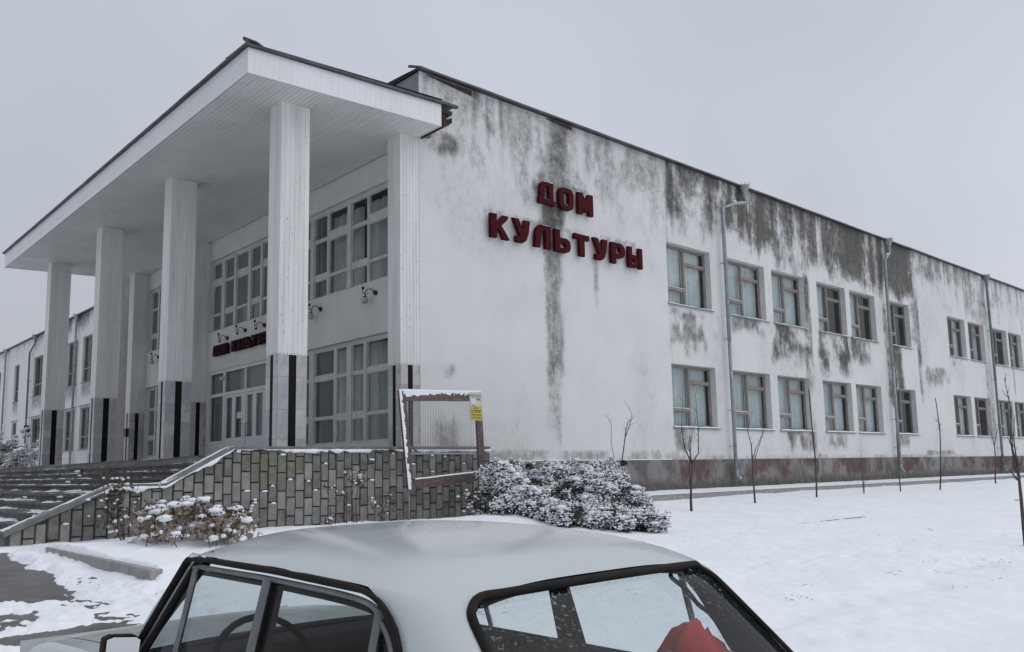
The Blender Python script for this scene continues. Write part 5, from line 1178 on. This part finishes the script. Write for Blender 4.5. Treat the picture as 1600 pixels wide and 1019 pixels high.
b = MB(); b.grid([[(u, v, .930-.02*(abs(v)/.7)**2) for v in np.linspace(-.69, .69, 15)] for u in (.46, .60, .775)]); cb(b, 'scuttle', 'paint', None, True)
tz2 = lambda u, v: float(np.interp(u, [-1.97, -1.93, -1.8, -1.5], [.84, .885, .915, .945]))-.03*(abs(v)/.7)**2.2
b = MB(); b.grid([[(u, v, tz2(u, v)) for v in np.linspace(-.70, .70, 15)] for u in np.linspace(-1.49, -1.965, 12)], True); cb(b, 'boot_lid', 'paint', None, True)
for u, f_ in ((1.965, 1), (-1.975, -1)):
    b = MB(); b.grid([[(u+f_*.01, v, z) for v in np.linspace(-.71, .71, 9)] for z in (.36, .55, .75, .84)], f_ < 0); pn = cb(b, 'nose_panel' if f_ > 0 else 'tail_panel', 'paint')
    b = MB(); b.tube([(u-f_*.25, -.78, .47), (u+f_*.05, -.76, .47), (u+f_*.10, -.5, .47), (u+f_*.11, 0, .47), (u+f_*.10, .5, .47), (u+f_*.05, .76, .47), (u-f_*.25, .78, .47)], .05, 8); cb(b, 'bumper', 'chrome', None, True)
    for v in (.58, -.58):
        b = MB()
        if f_ > 0: b.tube([(u, v, .68), (u+.035, v, .68), (u+.05, v, .68)], [.09, .09, .06], 16); cb(b, 'headlight', 'lampw', None, True)
        else: b.box(u-.03, u-.012, v-.12, v+.12, .60, .78); cb(b, 'tail_light', 'lampred', None, False, .01)
b = MB(); b.box(1.978, 1.992, -.44, .44, .60, .76)
for k in range(9): b.box(1.992, 2.002, -.43, .43, .61+k*.017, .618+k*.017)
cb(b, 'grille', 'trim')
b = MB(); b.box(-1.95, 1.95, -.62, .62, .20, .30); b.box(.6, 1.9, -.55, .55, .30, .6); cb(b, 'floor_pan', 'trim')
# wing mirror
b = MB(); prm = [(.715, 1.000), (.707, 1.050), (.722, 1.062), (.80, 1.070), (.824, 1.062), (.831, 1.000), (.815, .966), (.735, .962)]
b.prism(prm, 'x', .425, .47); mr = cb(b, 'wing_mirror', 'rubber', None, False, .006)
b = MB(); c_ = np.mean(prm, 0); b.add([(.405+.25*(p[0]-c_[0])*.88+.10*(p[1]-c_[1]), c_[0]+(p[0]-c_[0])*.88, c_[1]+(p[1]-c_[1])*.88) for p in prm], [tuple(range(8))]); cb(b, 'mirror_glass', 'mirror', mr)
b = MB(); b.tube([(.45, .72, .975), (.46, .69, .94)], .013, 6); cb(b, 'stalk', 'rubber', mr)
# interior
b = MB(); b.prism([(.40, .60), (.36, .90), (.42, .955), (.60, .955), (.72, .93), (.72, .55)], 'y', -.66, .66); cb(b, 'dashboard', 'trim', None, False, .02)
b = MB(); cW = Vector((.20, .34, .92)); nrm = Vector((-.88, 0, .47)).normalized(); e1 = Vector((0, 1, 0)); e2 = nrm.cross(e1)
b.tube([cW+(e1*math.cos(g)+e2*math.sin(g))*.19 for g in np.linspace(0, 2*math.pi, 29)], .013, 8, False); b.tube([cW-e1*.18, cW, cW+e1*.18], .012, 6); b.tube([cW, cW-nrm*.35], .025, 6); cb(b, 'steering_wheel', 'trim', None, True)
for v in (.34, -.34):
    b = MB(); b.add([], []); pr_ = [(-.28, .30), (-.52, .93), (-.50, .98), (-.44, .985), (-.40, .95), (-.18, .48), (.22, .50), (.26, .44), (.2, .32)]
    b.prism(pr_, 'y', v-.235, v+.235); cb(b, 'front_seat', 'seat', None, True, .05)
b = MB(); b.prism([(-.62, .28), (-.60, .50), (-.98, .46), (-1.10, .86), (-1.18, .86), (-1.12, .30)], 'y', -.62, .62); cb(b, 'rear_seat', 'seat', None, False, .04)
b = MB(); b.box(-1.50, -1.14, -.60, .60, .86, .885); cb(b, 'parcel_shelf', 'trim')
b = MB(); b.tube([(.26, 0, 1.33), (.24, 0, 1.27)], .008, 6); b.box(.215, .24, -.11, .11, 1.215, 1.275); cb(b, 'inside_mirror', 'rubber', None, False, .008)
for s_ in (1, -1):
    b = MB(); b.box(-1.10, .55, s_*.69-.02, s_*.69+.02, .30, .925); cb(b, 'door_card', 'trim')
# red jacket lying on the parcel shelf
JK = thing('red_jacket', 'crumpled red jacket with brown collar behind the rear window of the car', 'jacket', (-9.037, -12.119, -.99), None, math.radians(90.82))
V, Fc = _ico(4); q = V.copy()
w_ = np.arctan2(V[:, 1], V[:, 0]); fold = .10*np.sin(w_*7+4*fbm(V[:, 2]*2, w_*.5, 3))+.30*(fbm(V[:, 0]*1.6+3, V[:, 1]*1.6+V[:, 2]*1.5, 3, 4)*2-1)
k_ = (1-.18*np.clip(V[:, 2], 0, 1))*(1+fold*(1-.3*np.abs(V[:, 2])))
hgt_ = (.275+.03*np.sin(w_*3+1)+.035*(fbm(V[:, 0]*5, V[:, 1]*5, 4)*2-1))*(.70+.36*V[:, 1])
q = np.stack([V[:, 0]*k_*.12, V[:, 1]*k_*.185, np.where(V[:, 2] < 0, V[:, 2]*.05, V[:, 2]**.8*hgt_ if False else np.abs(V[:, 2])**.8*hgt_)], 1)+np.array([-1.17, -.41, .925])
b = MB(); b.add(q, Fc); o = b.build('cloth', 'jacket', JK, True, (0, 0, 0))
b = MB(); b.blob((-1.20, -.175, 1.045), (.035, .04, .05), 4, .4, False); b.build('collar', 'fur', JK, True, (0, 0, 0))
